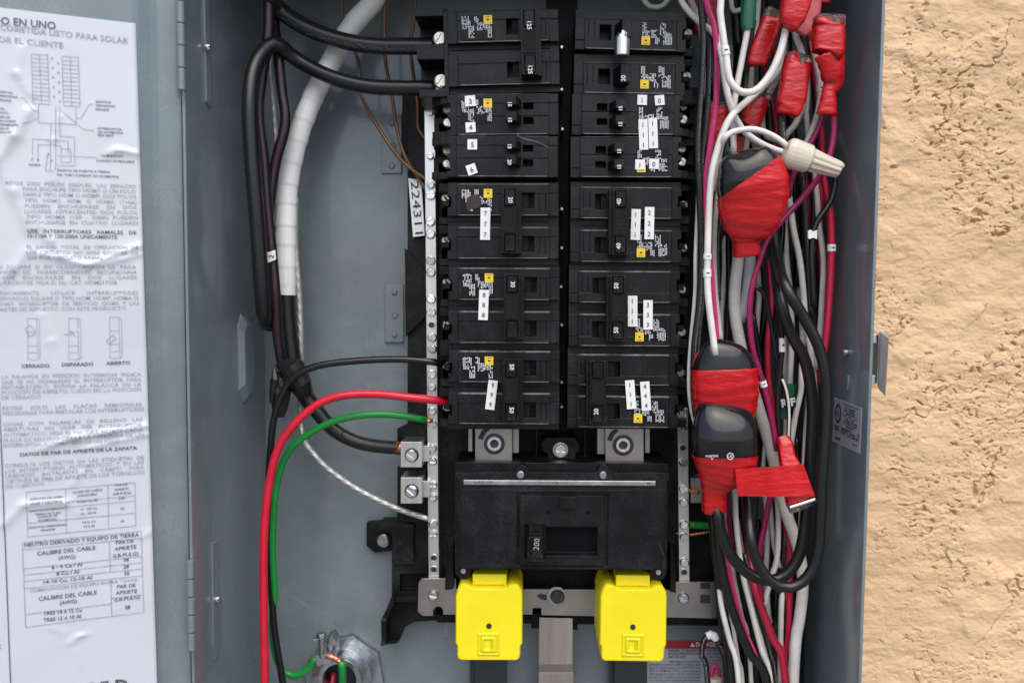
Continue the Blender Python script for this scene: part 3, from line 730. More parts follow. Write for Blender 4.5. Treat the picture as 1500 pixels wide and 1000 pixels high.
for (s, x0, x1, y0, y1, cap, bo) in (
    ('USE   INTERRUPTORES   RAMALES   DE', 41, 200, 341, 343.5, 5.2, 0.01), ('15-110A Y 150-200A UNICAMENTE', 41, 172, 348, 350, 5.2, 0.01),
    ('CERRADO', 32, 73, 538, 537.5, 4.8, 0.02), ('DISPARADO', 91, 137, 536, 535, 4.8, 0.02), ('ABIERTO', 156, 191, 534, 533, 4.8, 0.02),
    ('DATOS DE PAR DE APRIETE DE LA ZAPATA', 30, 201, 667.5, 657.5, 5.0, 0.02),
    ('NEUTRO DERIVADO Y EQUIPO DE TIERRA', 36, 204, 800, 784.5, 5.4, 0.014), ('CALIBRE DEL CABLE', 55, 140, 812.5, 803.5, 5.8, 0.012), ('(AWG)', 86, 111, 818.5, 816.5, 5.6, 0.01), ('PAR DE', 170, 196, 796, 793.5, 5.2, 0.012), ('APRIETE', 168, 200, 805.5, 802, 5.2, 0.012), ('(LB-PULG)', 166, 203, 815.5, 812, 5.2, 0.01),
    ('38', 181, 189, 821.5, 820.5, 5.0, 0.02), ('28', 181, 189, 831.5, 830.5, 5.0, 0.02), ('20', 182, 190, 841, 840, 5.0, 0.02),
    ('6 - 4 Cu / Al', 76, 121, 832, 827, 5.2, 0.02), ('8 Cu / Al', 83, 116, 841.5, 838, 5.2, 0.016), ('14-10 Cu, 12-10 Al', 64, 135, 854, 846.5, 5.0, 0.014),
    ('CALIBRE DEL CABLE', 57, 142, 878.5, 869, 5.8, 0.01), ('(AWG)', 88, 113, 884.5, 881.5, 5.6, 0.01), ('PAR DE', 172, 199, 860.5, 857.5, 5.2, 0.012), ('APRIETE', 170, 201, 869.5, 866, 5.2, 0.012), ('(LB-PULG)', 168, 205, 879.5, 874.5, 5.2, 0.01), ('28', 183, 191, 890.5, 889.5, 5.0, 0.02),
    ('TRES 14 ó 12 Cu', 64, 120, 899.5, 894.5, 5.2, 0.016), ('TRES 12 ó 10 Al', 64, 119, 909.5, 903.5, 5.2, 0.016),
    ('SQUARE D', 55, 188, 1028, 1013, 21, 0.02)):
    dark.append(dtext(s, x0, x1, y0, y1, cap, bo))
small = []
for (s, x0, x1, y0, y1) in (('ZAPATAS', -2, 19, 136, 138.5), ('DERIVADAS', -2, 26, 142, 144.5), ('GRANDE', -2, 17, 148, 150), ('NEUTRO', -2, 7, 161, 162), ('CONTACTO', -4, 13, 167, 168), ('BARRA DE', -4, 15, 173, 174), ('TIERRA INTERIOR', -6, 24, 179, 180), ('TERMINAL', -3, 29, 184.5, 185.5), ('BARRA DE', -3, 14, 190, 190.5), ('CONDUCTOR', -3, 19, 195.5, 196.5),
        ('ZAPATAS', 140, 163, 151, 152), ('DERIVADAS', 141, 169, 156.5, 158), ('GRANDE', 140, 160, 162, 163), ('INTERRUPTOR', 143, 179, 190, 192), ('DE ACOMETIDA', 144, 181, 195.5, 197), ('200A MAX', 143, 167, 200, 201), ('YA MONTADO', 148, 181, 230, 231), ('CUANDO SE REQUIERA', 141, 198, 237, 239),
        ('ZAPATA DE PUENTE A TIERRA', 84, 162, 251, 254), ('DEL TUBO CONDUIT DE ACOMETIDA', 84, 175, 257.5, 261), ('LINEA', 43, 60, 243, 243.5),
        ('CLASE DE CABLE', 107, 150, 722, 717.5), ('(AWG/KCMIL)', 114, 142, 727, 724), ('PAR DE', 169, 187, 711, 709.5), ('APRIETE', 168, 189, 718, 716), ('(LB-PULG)', 166, 192, 724, 722), ('ZAPATAS DE LINEA', 44, 93, 731.5, 727.5), ('(FASE Y NEUTRO)', 46, 92, 738, 734), ('4-350 Cu, Al', 113, 143, 735.5, 733), ('250', 174, 183, 731, 730), ('ZAPATA DE PUENTE A', 44, 94, 749, 744.5), ('TIERRA DE TUBO', 51, 90, 754, 751), ('CONDUIT DE', 55, 84, 758, 755.5), ('ACOMETIDA', 56, 84, 763, 761), ('14 - 2/0 Cu', 118, 142, 746.5, 744.5), ('12 - 2/0 Al', 119, 141, 753, 751), ('50', 177, 182, 745.5, 745), ('ZAPATAS DERIVADAS', 42, 98, 773.5, 768.5), ('GRANDE', 60, 81, 777, 775.5), ('14-2 Cu', 121, 140, 765.5, 764), ('12-2 Al', 123, 139, 771.5, 770.5), ('50', 177, 182, 764, 763.5)):
    small.append(dtext(s, x0, x1, y0, y1, 3.1, 0.012))
ln = []
def dl_(x0, y0, x1, y1, wd=0.9): ln.append(line((x0, y0), (x1, y1), wd, on_door))
for i in range(13):
    y = 80 + i * 6.0; dl_(46 + i * 0.25, y, 70 + i * 0.25, y + 1.4, 0.8); dl_(91 + i * 0.2, y + 3.2, 115 + i * 0.2, y + 4.6, 0.8)
for a, b_ in ((46, 49), (58, 61), (70, 73), (91, 93.5), (103, 105.5), (115, 117.5)):
    o_ = 0 if a < 80 else 3; dl_(a, 80 + o_, b_, 152 + o_, 0.8)
for i in range(10):
    ln.append(line((75.5 + (i % 2) * 8 + i * 0.35, 85.7 + i * 7), (78 + (i % 2) * 8 + i * 0.35, 85.9 + i * 7), 2.6, on_door))
for c in ([(57, 152), (57, 180), (112, 183), (111, 155)], [(30, 144), (35, 144), (50, 163), (56, 163)], [(34, 182), (42, 180), (56, 173)], [(112, 173), (119, 174), (131, 153), (137, 153)], [(92, 164), (112, 181), (123, 190), (138, 192)],
          [(48, 228), (48, 204), (100, 207), (100, 225)], [(56, 230), (56, 212), (90, 214), (90, 220)], [(75, 182), (74, 250)], [(82, 155), (82, 250)], [(88, 156), (88, 200), (109, 201), (110, 243)], [(82, 199), (82, 243), (110, 243)], [(85, 228), (142, 231)], [(67, 250), (80, 251)], [(70, 224), (67, 250)], [(90, 218), (104, 219), (104, 238), (90, 238), (90, 218)]):
    for k in range(len(c) - 1): dl_(*c[k], *c[k + 1], 0.8)
for x, y in ((48, 233), (56, 234), (71, 226), (76, 235)): ln.append(line((x - 1.6, y), (x + 1.6, y), 3.0, on_door))
def grid_lines(tl, tr, br, bl, rows_, cols):
    def p(u, v): return ((tl[0] * (1 - u) + tr[0] * u) * (1 - v) + (bl[0] * (1 - u) + br[0] * u) * v, (tl[1] * (1 - u) + tr[1] * u) * (1 - v) + (bl[1] * (1 - u) + br[1] * u) * v)
    for (v, u0, u1) in rows_: dl_(*p(u0, v), *p(u1, v), 0.9)
    for (u, v0, v1) in cols: dl_(*p(u, v0), *p(u, v1), 0.9)
grid_lines((39, 719.5), (198, 706), (199, 769), (41, 785), [(0, 0, 1), (1, 0, 1), (0.30, 0.36, 1), (0.42, 0, 1), (0.70, 0, 1)], [(0, 0, 1), (1, 0, 1), (0.36, 0, 1), (0.75, 0, 1)])
grid_lines((33, 793.5), (207, 777), (211, 895), (38, 917), [(0, 0, 1), (1, 0, 1), (0.085, 0, 1), (0.31, 0, 1), (0.385, 0, 1), (0.46, 0, 1), (0.545, 0, 1), (0.85, 0, 0.73), (0.78, 0.73, 1)], [(0, 0, 1), (1, 0, 1), (0.73, 0.085, 0.46), (0.73, 0.545, 1)])
for (x, y) in ((41, 466), (101, 466), (161, 464)):
    for c in ([(0, 0), (13, 0), (15, 60), (0, 60), (0, 0)], [(13, 0), (17, 2), (18, 58), (15, 60)], [(0, 20), (13, 20)], [(0, 40), (14, 40)], [(0, 50), (14, 50)]):
        for k in range(len(c) - 1): dl_(x + c[k][0], y + c[k][1], x + c[k + 1][0], y + c[k + 1][1], 0.7)
for c in ([(37, 481), (44, 476), (52, 484), (50, 490), (42, 492), (37, 481)], [(94, 489), (104, 490), (104, 484), (110, 492)], [(156, 499), (166, 490), (170, 496), (160, 503), (156, 499)]):
    for k in range(len(c) - 1): dl_(*c[k], *c[k + 1], 1.0)
print_on_label('printed_heading', merge(*dark), 'ink')
print_on_label('printed_text', merge(*pale), 'faded ink')
print_on_label('printed_caption', merge(*small), 'ink')
print_on_label('printed_diagram', merge(*ln), 'faded ink')
print_on_label('printed_rule', merge(line((-14, 300), (2, 640), 1.2, on_door), line((2, 640), (16.5, 1010), 1.6, on_door), text('C', (-3, 949), (3, 948), 5.5, on_door, 0.01)), 'ink')

# ------------------------------------------------------------------ black interior base
base = thing('panel_base', 'black moulded plastic base that carries the breakers and metal bars', 'panel base', at(820, 900, YB))
YBASE = 0.094
fb = Frame(0, 0, YBASE)
obj('tray', stepped(fb, [(597, 1046, 128, 880, 0), (640, 1000, 128, 880, 5), (815, 838, 128, 640, -3), (574, 640, 792, 872, 0), (586, 640, 840, 866, -6)], -20.5), 'base plastic', base)
obj('web', prism([(593, 364), (625, 398), (625, 462), (594, 493)], YBASE - 0.004, 0.004), 'base plastic', base)
obj('web', prism([(600, 232), (625, 200), (625, 262), (598, 262)], YBASE - 0.004, 0.004), 'base plastic', base)
obj('web', prism([(582, 628), (594, 622), (626, 622), (626, 650), (582, 650)], YBASE - 0.005, 0.005), 'base plastic', base)
obj('web', prism([(582, 684), (626, 684), (626, 764), (582, 764)], YBASE - 0.003, 0.003), 'base plastic', base)
# mounting ear with its screw
obj('mounting_ear', merge(prism([(537, 766), (560, 764), (607, 764), (607, 829), (575, 829), (575, 806), (549, 809), (537, 799)], YB - 0.006, 0.006),
                          prism([(555, 768), (606, 768), (606, 826), (575, 826), (575, 800), (573, 779), (561, 777)], YBASE - 0.004, 0.018)), 'base plastic', base)
screw(562, 791, YB - 0.007, 11.5, base, 'galvanised', 1, turn=1.1)
# shaped foot under the left end, and its ribs
obj('foot', merge(prism([(574, 872), (640, 872), (640, 908), (608, 910), (594, 917), (585, 938), (563, 943), (559, 910)], YBASE + 0.004, 0.014),
                  prism([(575, 874), (581, 874), (566, 911), (566, 943), (559, 945), (558, 908)], YBASE - 0.008, 0.026),
                  prism([(578, 874), (614, 874), (614, 880), (576, 881)], YBASE - 0.008, 0.012), prism([(560, 940), (582, 938), (582, 941.5), (560, 944)], YBASE - 0.003, 0.012)), 'base plastic', base)
obj('foot_bead', tube_pts([at(562, 907, YBASE - 0.009), at(562, 907, YBASE + 0.010)], 3.6 * scale(YBASE), 14)[:2], 'base plastic', base)
obj('foot_bead', tube_pts([at(561, 942, YBASE - 0.009), at(561, 942, YBASE + 0.010)], 3.6 * scale(YBASE), 14)[:2], 'base plastic', base)
obj('rail', prism([(640, 900), (1010, 904), (1052, 905), (1052, 916), (640, 911)], YBASE + 0.002, 0.016), 'base plastic', base)
obj('fin', prism([(660, 806), (664, 800), (664, 862), (652, 864), (652, 845)], 0.070, 0.020), 'base plastic', base)
obj('fin', prism([(986, 806), (982, 800), (982, 866), (990, 868), (990, 845)], 0.070, 0.020), 'base plastic', base)
obj('upper_wing', prism([(590, 128), (626, 128), (626, 205), (597, 240), (588, 232), (588, 190)], YBASE + 0.004, 0.016), 'base plastic', base)
for (x, y) in ((823, 69), (823, 131), (824, 189), (823, 306), (823, 363), (822, 420), (823, 476), (823, 560), (823, 596)):
    obj('contact_stud', cyl(x, y, 2.1, 0.070, 0.110, 10), 'dull screw', base)
obj('bus_mount', box(800, 846, 0, 640, 0.090, 0.006), 'base plastic', base)

# serial tag
tagt = obj('number_tag', prism([(598, 261), (617, 264), (622, 345), (605, 347)], YBASE - 0.0048, 0.0007), 'white sticker'); tag(tagt, 'white paper tag printed 224311 stuck upright on the black base', 'tag')
S = onY(YBASE - 0.0052)
obj('printed_number', text('224311', (601.5, 266), (608.5, 343), 11.5, S, 0.0), 'black print', tagt)

# ------------------------------------------------------------------ neutral bars
def bar(label, x_top, x_bot, y0, y1, wpx, Y, screws, holes):
    t = thing('neutral_bar', label, 'terminal bar', at((x_top + x_bot) / 2, y1, Y), None)
    def xc(y): return x_top + (x_bot - x_top) * (y - y0) / (y1 - y0)
    obj('bar', prism([(xc(y0) - wpx / 2, y0), (xc(y0) + wpx / 2, y0), (xc(y1) + wpx / 2, y1), (xc(y1) - wpx / 2, y1)], Y, 0.012), 'aluminium', t)
    for k, (y, r, dx) in enumerate(screws): screw(xc(y) + dx, y, Y, r, t, 'zinc screw', 1 if k % 3 else 2)
    for y in holes:
        hr = obj('screw_hole', ring(xc(y), y, 5.6, 4.2, Y - 0.0006, Y + 0.001), 'aluminium', t)
        obj('hole_floor', cyl(xc(y), y, 4.3, Y - 0.0003, Y + 0.001, 16), 'dark steel', hr)
    return t, xc
barl, xcl = bar('long left aluminium terminal bar between the brown wires and the breakers', 629, 635.5, 132, 850, 15, 0.080,
    [(165, 5.5, 1), (229, 5.5, 1), (271, 6.2, 1), (286, 7.4, 1), (325, 7.4, 0), (343, 7.4, 0), (382, 7.2, 0), (399, 7.2, 0), (438, 7.2, 0), (457, 7.2, 0), (494, 7.2, 1), (511, 7.0, 1), (548, 7.0, 0), (567, 6.6, 0), (602, 6.6, 0), (621, 7.0, 0), (656, 7.0, 0), (675, 7.0, 0), (710, 7.0, 0), (728, 7.0, 0), (767, 6.8, 0), (782, 6.6, 0)], [476, 817, 834])
barr, xcr = bar('right aluminium terminal bar beside the red taped black splice caps', 1000, 1002.5, 598, 852, 15, 0.080,
    [(606, 6.5, 0), (624, 7.0, 1), (677, 7.0, 0), (715, 7.2, 0), (735, 7.0, 0), (768, 7.2, 0), (786, 7.0, 0), (823, 7.2, 0)], [656, 838])
for (y0, y1) in ((647, 684), (699, 737)):
    f = Frame(603, (y0 + y1) / 2, 0.070); hv = (y1 - y0) / 2
    lg = obj('ground_lug', merge(f.block(-16, 15, -hv, hv, -22, 0, 0.0), f.block(15, 24, -hv * 0.55, hv * 0.7, -14, -6)), 'aluminium', barl)
    obj('set_screw', merge(ring(603, (y0 + y1) / 2 + 1, 10.6, 8.6, 0.0696, 0.072)), 'dark steel', lg)
    screw(603, (y0 + y1) / 2 + 1, 0.0706, 9.6, lg, 'zinc screw', 1, name='screw', turn=0.7)
f = Frame(1022, 718, 0.084)
obj('ground_lug', f.block(-10, 10, -18, 18, -18, 0), 'aluminium', barr)

# cross strap at the bottom
strap = thing('neutral_strap', 'wide bare metal cross strap running behind the yellow lug covers', 'metal strap', at(830, 905, 0.084))
obj('plate', merge(prism([(613, 853), (618, 847), (668, 847), (668, 862), (690, 862), (690, 900), (649, 899.5), (649, 892), (645, 888), (639, 888), (634.5, 893), (634.5, 901.5), (619, 901.5), (612, 895)], 0.077, 0.0025),
                   prism([(690, 862), (990, 864), (990, 904), (793, 900.5), (793, 890), (780, 890), (780, 899.5), (690, 900)], 0.077, 0.0025),
                   prism([(987, 852), (1050, 852), (1050, 862), (1040, 862), (1026, 862), (1026, 858), (1040, 858), (1026, 858), (1026, 871), (1026, 883), (1040, 883), (1040, 871), (1026, 871), (1026, 862), (1050, 862), (1050, 905.5), (990, 904), (990, 864)][:2] + [(1050, 905.5), (990, 904), (990, 862)], 0.077, 0.0025)), 'tinned plate', strap)
for (x0, x1, y0, y1) in ((1026, 1040, 871, 883), (1026, 1040, 853, 862)):
    obj('punched_slot', box(x0, x1, y0, y1, 0.0766, 0.003), 'dark steel', strap)
screw(635, 871, 0.077, 8.2, strap, 'galvanised', 1, turn=0.2); screw(1001, 875, 0.077, 8.8, strap, 'galvanised', 1, turn=0.4)
obj('washer', ring(815, 873, 14.5, 9.0, 0.0760, 0.078), 'galvanised', strap)
screw(817, 873, 0.0762, 10.8, strap, 'dark steel', 2, turn=0.35)
obj('paint_mark', prism([(786, 872), (792, 869), (796, 870), (802, 872), (803, 876), (797, 879), (792, 877)], 0.0767, 0.0004), 'black print', strap)

# upright bonding strap below
bs = thing('bonding_strap', 'upright brushed aluminium strap with a bend between the two lug covers', 'metal strap', at(815, 1020, 0.092))
obj('strap', merge(prism([(790, 904), (839, 905), (839, 972), (789, 972)], 0.084, 0.003)), 'brushed strap', bs)
fbb = [at(789, 972, 0.084), at(839, 972, 0.084), at(840, 984, 0.096), at(789, 984, 0.096)]
obj('bend', prism_pts(fbb, Vector((0, 0.003, 0))), 'brushed strap', bs)
obj('strap_end', prism([(789, 984.3), (840, 984.3), (840, 1250), (789, 1250)], 0.096, 0.003), 'brushed strap', bs)
for (x0, x1, y0) in ((778, 791, 898), (836, 846, 900)): obj('clip', box(x0, x1, y0, y0 + 22, 0.0905, 0.003), 'base plastic', bs)
# line conductors hanging down from the lugs
def line_bar(x0, x1, label):
    o = obj('line_conductor', merge(prism([(x0, 930), (x1, 930), (x1, 1250), (x0, 1250)], 0.098, 0.006), prism([(x0 - 7, 930), (x0, 930), (x0, 1250), (x0 - 7, 1250)], 0.103, 0.004)), 'dark steel')
    return tag(o, label, 'conductor')
line_bar(695, 742, 'dark flat conductor hanging below the yellow cover left of the strap')
line_bar(900, 948, 'dark flat conductor below the yellow cover beside the danger label')

# ------------------------------------------------------------------ circuit breakers
YF = 0.045
def prints(fr, u0, u1, v0, v1, logo_right=True, seed=0, h=0.55):
    """small block lettering of a rating label, too fine to read, as bars"""
    rnd = random.Random(seed); V, F = [], []
    def bar_(a, b_, c, d):
        k = len(V); V.extend(fr.quad(a, b_, c, d, h)); F.append((k, k + 1, k + 2, k + 3))
    blocks = [(0.0, 0.30, 0.0, 0.40), (0.42, 0.56, 0.0, 0.30), (0.22, 0.42, 0.42, 0.98), (0.50, 0.70, 0.28, 0.66), (0.70, 1.0, 0.36, 0.62), (0.86, 1.0, 0.60, 0.98), (0.02, 0.2, 0.40, 0.58)]
    W, Hh = u1 - u0, v1 - v0
    for (a, b_, c, d) in blocks:
        u = u0 + a * W
        while u < u0 + b_ * W - 1:
            v = v0 + c * Hh + rnd.uniform(0, 2)
            while v < v0 + d * Hh:
                l = rnd.uniform(1.0, 3.0)
                if rnd.random() < 0.82: bar_(u, u + 1.35, v, min(v + l, v0 + d * Hh))
                v += l + rnd.uniform(0.5, 0.9)
            u += 2.25
    return V, F
def breaker(kind, cx, cy, ang, label, rating='', spec=None, seed=0, su=1.0, sv=1.0, group='branch circuit breakers'):
    fr = Frame(cx, cy, YF, ang, su, sv)
    spec = spec or {}
    t = thing('circuit_breaker', label, 'circuit breaker', fr.p(0, 62 if kind == 'double' else 31, -112), group)
    two = kind == 'double'
    hv = 61.5 if two else 30.5
    R = [(-81.5, 81.5, -hv, hv, -4.5)]
    hu = spec.get('handle', -1.5); wu = spec.get('window', 29.0)
    poles = [(-56.5, -12), (7, 51)] if two else [(-29.5, 14)] if kind == 'single' else [(-29.5, 28.5)]
    for (a, b_) in poles:
        R.append((-67.5, 67.5, a, b_, 0)); R.append((-67.5, 67.5, a, a + 13, 0.35))
        R.append((67.5, 81.5, a - 1, b_ + 1, -1.3)); R.append((67.5, 81.5, a + 12, a + 13.2, -1.9))
        R.append((-81.5, -67.5, a - 1, b_ + 1, -1.3))
        if kind == 'tandem':
            R.append((-67.5, 67.5, 2, 3.2, -0.5))
            R.append((30, 45, -17, -7, -9)); R.append((30, 45, 4, 15, -9))
        else:
            R.append((wu, wu + 17, a + 12, a + 35, -9))
            R.append((-67.5, -66.3, a, b_, -0.6)); R.append((53, 54, a + 14, b_ - 4, -0.3)); R.append((62, 63, a + 14, b_ - 4, -0.3))
        if not spec.get('lugs'):
            if kind == 'tandem': R += [(-81.5, -77, -19, -5, -26), (-81.5, -77, 3, 21, -26)]
            else: R += [(-81.5, -76.5, a + 17, a + 33, -26)]
    if two: R += [(-81.5, 67.5, -4, -3, -4.0)]
    obj('body', stepped(fr, R, -112), 'black plastic', t)
    sgn = 1 if abs(ang) < 90 else -1
    for (a, b_) in poles:                    # chamfer along the pole face, scuffed, its edge highlight painted in pale
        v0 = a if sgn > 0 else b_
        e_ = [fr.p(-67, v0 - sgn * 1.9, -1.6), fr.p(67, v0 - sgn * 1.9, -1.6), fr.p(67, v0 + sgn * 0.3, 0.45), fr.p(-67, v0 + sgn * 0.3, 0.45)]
        obj('highlit_worn_edge', prism_pts(e_, Vector((0, 0.0012, 0))), 'highlit worn plastic', t)
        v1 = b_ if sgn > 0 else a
        obj('highlit_worn_edge', fr.block(-66, 66, v1 - 0.5, v1 + 0.5, -0.6, 0.15 + (0.35 if sgn < 0 else 0)), 'highlit worn plastic', t)
    # wire terminal end: lower stepped moulding with recesses and clamp screws
    if spec.get('lugs'):
        R2 = [(-130, -81.6, -hv - 3, hv + 4, -24), (-130, -81.6, -hv - 3, -hv + 8, -2.5), (-128, -81.6, -12, 10, -2.5), (-126, -81.6, hv - 7, hv + 4, -2.5), (-88, -81.6, -hv, hv, -3.0)]
        obj('terminal_housing', stepped(fr, R2, -46), 'black plastic', t)
        for v in (-18, 44):
            cl = obj('clamp', fr.block(-104, -82, v - 12, v + 11, -23, -12), 'tinned plate', t)
            x, y = fr.px(-92, v + 1)
            screw(x, y, YF + 0.0118, 10.5, cl, 'dull screw', 1, turn=2.1)
    else:
        n = 2 if two else 1
        for k in range(n):
            c = (-31 + 62 * k) if two else 0
            rr = [(-97, -81.6, c - 30, c + 30, -18), (-97, -81.6, c - 30, c - 18, -9), (-91, -81.6, c - 5, c + 3, -10), (-97, -81.6, c + 20, c + 30, -11), (-97, -91, c - 18, c - 6, -26), (-95, -81.6, c + 4, c + 19, -30)]
            if kind == 'tandem': rr = [(-106, -81.6, c - 30, c + 30, -16), (-106, -81.6, c - 30, c - 20, -8), (-92, -81.6, c - 30, c - 19, -4), (-106, -81.6, c - 18, c - 5, -30), (-98, -81.6, c + 4, c + 20, -30), (-106, -81.6, c + 20, c + 30, -8)]
            obj('terminal_housing', stepped(fr, rr, -48), 'base plastic', t)
            for v in ((-8, 12) if kind == 'tandem' else (-6 + c + 6 - 2,)):
                x, y = fr.px(-80.5 if kind == 'tandem' else -83, v if kind == 'tandem' else c - 5)
                screw(x, y, YF + (0.016 if kind == 'tandem' else 0.020), 7.0, t, 'dull screw', 1, name='terminal_screw', turn=0.9)
    # toggles
    def num(s, u, v, h, cap=6.0, par=None, b=0.02):
        x, y = fr.px(u, v)
        o = obj('rating_number', text_at(s, x, y, cap, onY(YF - h / 1000), ang + 90, b), 'white print', par)
    if two:
        r = rating if isinstance(rating, tuple) else (rating, rating)
        hr = [(hu, hu + 29, -48.5, 45.5, 11.0), (hu + 4.5, hu + 21, -46.5, -21.5, 9.6), (hu + 5.8, hu + 19.6, -45, -23, 12.2), (hu + 4.5, hu + 21, 18.5, 43.5, 9.6), (hu + 5.8, hu + 19.6, 20, 42, 12.2), (hu + 24, hu + 29, -48.5, 45.5, 8.5)]
        h_ = obj('toggle_handle', stepped(fr, hr, -6), 'handle plastic', t)
        obj('grip', fr.block(hu + 2.5, hu + 21.5, -19, 16, 10.5, 11.6, 0.6), 'grip plastic', h_)
        for s, v in zip(r, (-34, 31)):
            if s: num(s, hu + 12.7, v, 12.5, 6.4, h_)
        for a in (-44.5, 19): obj('lever_root', fr.block(wu + (0.5 if wu > hu else 8), wu + (8 if wu > hu else 16.5), a + 0.5, a + 22, -8.5, -1.5), 'grip plastic', t)
    elif kind == 'tandem':
        for k, (v0, v1) in enumerate(((-21, -8.5), (2, 14.5))):
            du = spec.get('throw', (0, 0))[k]
            h_ = obj('toggle_handle', frustum(fr.quad(9 + du, 31 + du, v0 + 1, v1, -5), fr.quad(5 + du, 20 + du, v0, v1, 10.5)), 'handle plastic', t)
            num(rating[k], 10.5 + du, (v0 + v1) / 2, 10.9, 5.4, h_, 0.03)
    else:
        h_ = obj('toggle_handle', frustum(fr.quad(6, 28, -20, 4, -5), fr.quad(2, 16, -21, 5, 11)), 'handle plastic', t)
        num(rating, 9.5, -8, 11.4, 6.4, h_)
    # rating label and square maker's mark
    if spec.get('print', True):
        top = poles[0][0]
        rl = obj('rating_label', fr.block(-62, -14, top + 6, top + 42, 0.36, 0.45), 'dark label', t)
        obj('printed_text', prints(fr, -60, -16, top + 7, top + 40, seed=seed), 'white print', rl)
        lg = obj('makers_mark', fr.block(-28, -15.5, top + 6.5, top + 19.5, 0.45, 0.62), 'yellow print', rl)
        # outlined square with a small centre block
        for (a, b_, c, d) in ((-23.3, -20.3, top + 11.6, top + 14.2),):
            pass
        rl2 = merge(fr.block(-23.4, -20.0, top + 11.8, top + 14.0, 0.6, 0.75), fr.block(-25.4, -18.4, top + 8.4, top + 9.0, 0.6, 0.72))
        obj('mark_centre', rl2, 'black print', rl)
    for st in spec.get('stickers', ()):
        s, x0, y0, w_, hgt, a = st           # text lines, centre pixel, size, tilt (photo pixels)
        f2 = Frame(x0, y0, YF, a)
        s_o = obj('number_sticker', f2.block(-w_ / 2, w_ / 2, -hgt / 2, hgt / 2, 0.4, 0.9), 'white sticker', t)
        g = []
        for k, ch in enumerate(s):
            yy = (k + 0.5) / len(s) * hgt - hgt / 2
            x, y = f2.px(spec.get('sx', 0), yy); g.append(text_at(ch, x, y, spec.get('cap', 6.5), onY(YF - 0.0012), a, 0.012))
        obj('printed_number', merge(*g), 'ink', s_o)
    return t, fr
LX, RX = 737.0, 0
breaker('double', 737.5, 72.5, -1.4, 'black two-pole breaker marked 125 with two thick black cables clamped in it', '125', dict(handle=26, window=5, lugs=True), 1)
breaker('tandem', 736.5, 168, -0.6, 'black tandem breaker directly under the one holding thick black cables', ('15', '15'), dict(stickers=[(['3'], 689, 148.5, 15, 15.5, -5), (['4'], 689.5, 187, 14.5, 14.5, -4)], cap=7.5), 2)
breaker('tandem', 736, 229.5, 0.2, 'dusty black tandem breaker with scratched face and stickers five and six', ('15', '20'), dict(print=False, stickers=[(['5'], 692, 212, 14, 15, 0), (['6'], 691, 248.5, 14, 15, -19)], cap=7.5), 3)
b56 = bpy.data.objects['circuit_breaker.002']
obj('scratch', merge(line((756, 196), (764, 202), 1.0, onY(YF - 0.0008)), line((764, 202), (775, 205), 1.5, onY(YF - 0.0008)), line((775, 205), (788, 208), 1.1, onY(YF - 0.0008)), line((788, 208), (803, 216), 0.7, onY(YF - 0.0008))), 'pale scratch', b56)
b7, _ = breaker('double', 736.7, 327, 0.0, 'black two-pole breaker with one upright sticker of sevens and a smudged label', ('20', ''), dict(stickers=[(['7', '7', '7'], 711, 328, 14.3, 47, 1)]), 4)
obj('smudge', prism([(684, 291), (690, 286), (699, 285), (705, 292), (704, 303), (697, 306), (690, 305), (687, 312), (683, 303)], YF - 0.0009, 0.0002), 'smudge', b7)
breaker('double', 738, 450.5, 0.2, 'black two-pole breaker with one upright sticker of eights', ('30', ''), dict(handle=0.5, window=31, stickers=[(['8', '8', '8'], 708.5, 446.5, 14, 44, 2)]), 5)
breaker('double', 738, 570.5, 0.3, 'black two-pole breaker fed by the red wire with a tilted sticker of nines', '50', dict(handle=-1, window=30, stickers=[(['9', '9', '9'], 720, 578, 13.5, 43, 7)]), 6, sv=0.97)
breaker('single', 924.5, 43, 181.6, 'black single-pole breaker whose toggle sits above the white handle tie', '20', dict(), 7)
breaker('single', 922.5, 107, 180.8, 'black single-pole breaker whose toggle sits below the white handle tie', '20', dict(), 8)
breaker('tandem', 919.5, 167, 180.6, 'black tandem breaker with 1 and 0 stickers and a block of ones beneath', ('15', '15'), dict(stickers=[(['1'], 940.5, 147, 14, 14.5, 2), (['0'], 966, 147.5, 14, 14.5, -5), (['1', '1', '1'], 942.3, 197.5, 13.2, 44.5, -2), (['1', '1', '1'], 956.5, 195.5, 13, 44.5, -2)], cap=6.8), 9)
breaker('tandem', 917.5, 229.5, 180.2, 'black tandem breaker with 1 and 0 stickers along its lower edge', ('15', '15'), dict(stickers=[(['1'], 937.3, 241.5, 14, 14.5, 1), (['0'], 957.8, 240.5, 14, 14.5, 3)], cap=6.8), 10)
breaker('double', 917.3, 326.5, 180.4, 'black two-pole breaker marked forty with two stickers of ones and twos', '40', dict(stickers=[(['1', '1', '1'], 931, 329, 13.6, 45, 2), (['2', '2', '2'], 951, 327, 13.8, 47, 1)]), 11)
breaker('double', 915, 449.5, 180.3, 'black two-pole breaker with two stickers of ones and threes', '50', dict(handle=0, window=30, stickers=[(['1', '1', '1'], 926.5, 455.5, 13.8, 45, 0), (['3', '3', '3'], 949, 461, 13.6, 43, 0)]), 12)
breaker('double', 913, 570, 180.4, 'black two-pole breaker with stickers of ones and fours, handle thrown to centre', ('20', ''), dict(handle=27, window=5, stickers=[(['1', '1', '1'], 923.5, 577.5, 13.4, 42, -4), (['4', '4', '4'], 945.5, 579.5, 13.6, 42, -4)]), 13, sv=0.97)
tie = thing('handle_tie', 'white cylindrical handle tie pin joining the two single-pole breakers', 'handle tie', at(911, 83, YF - 0.012))
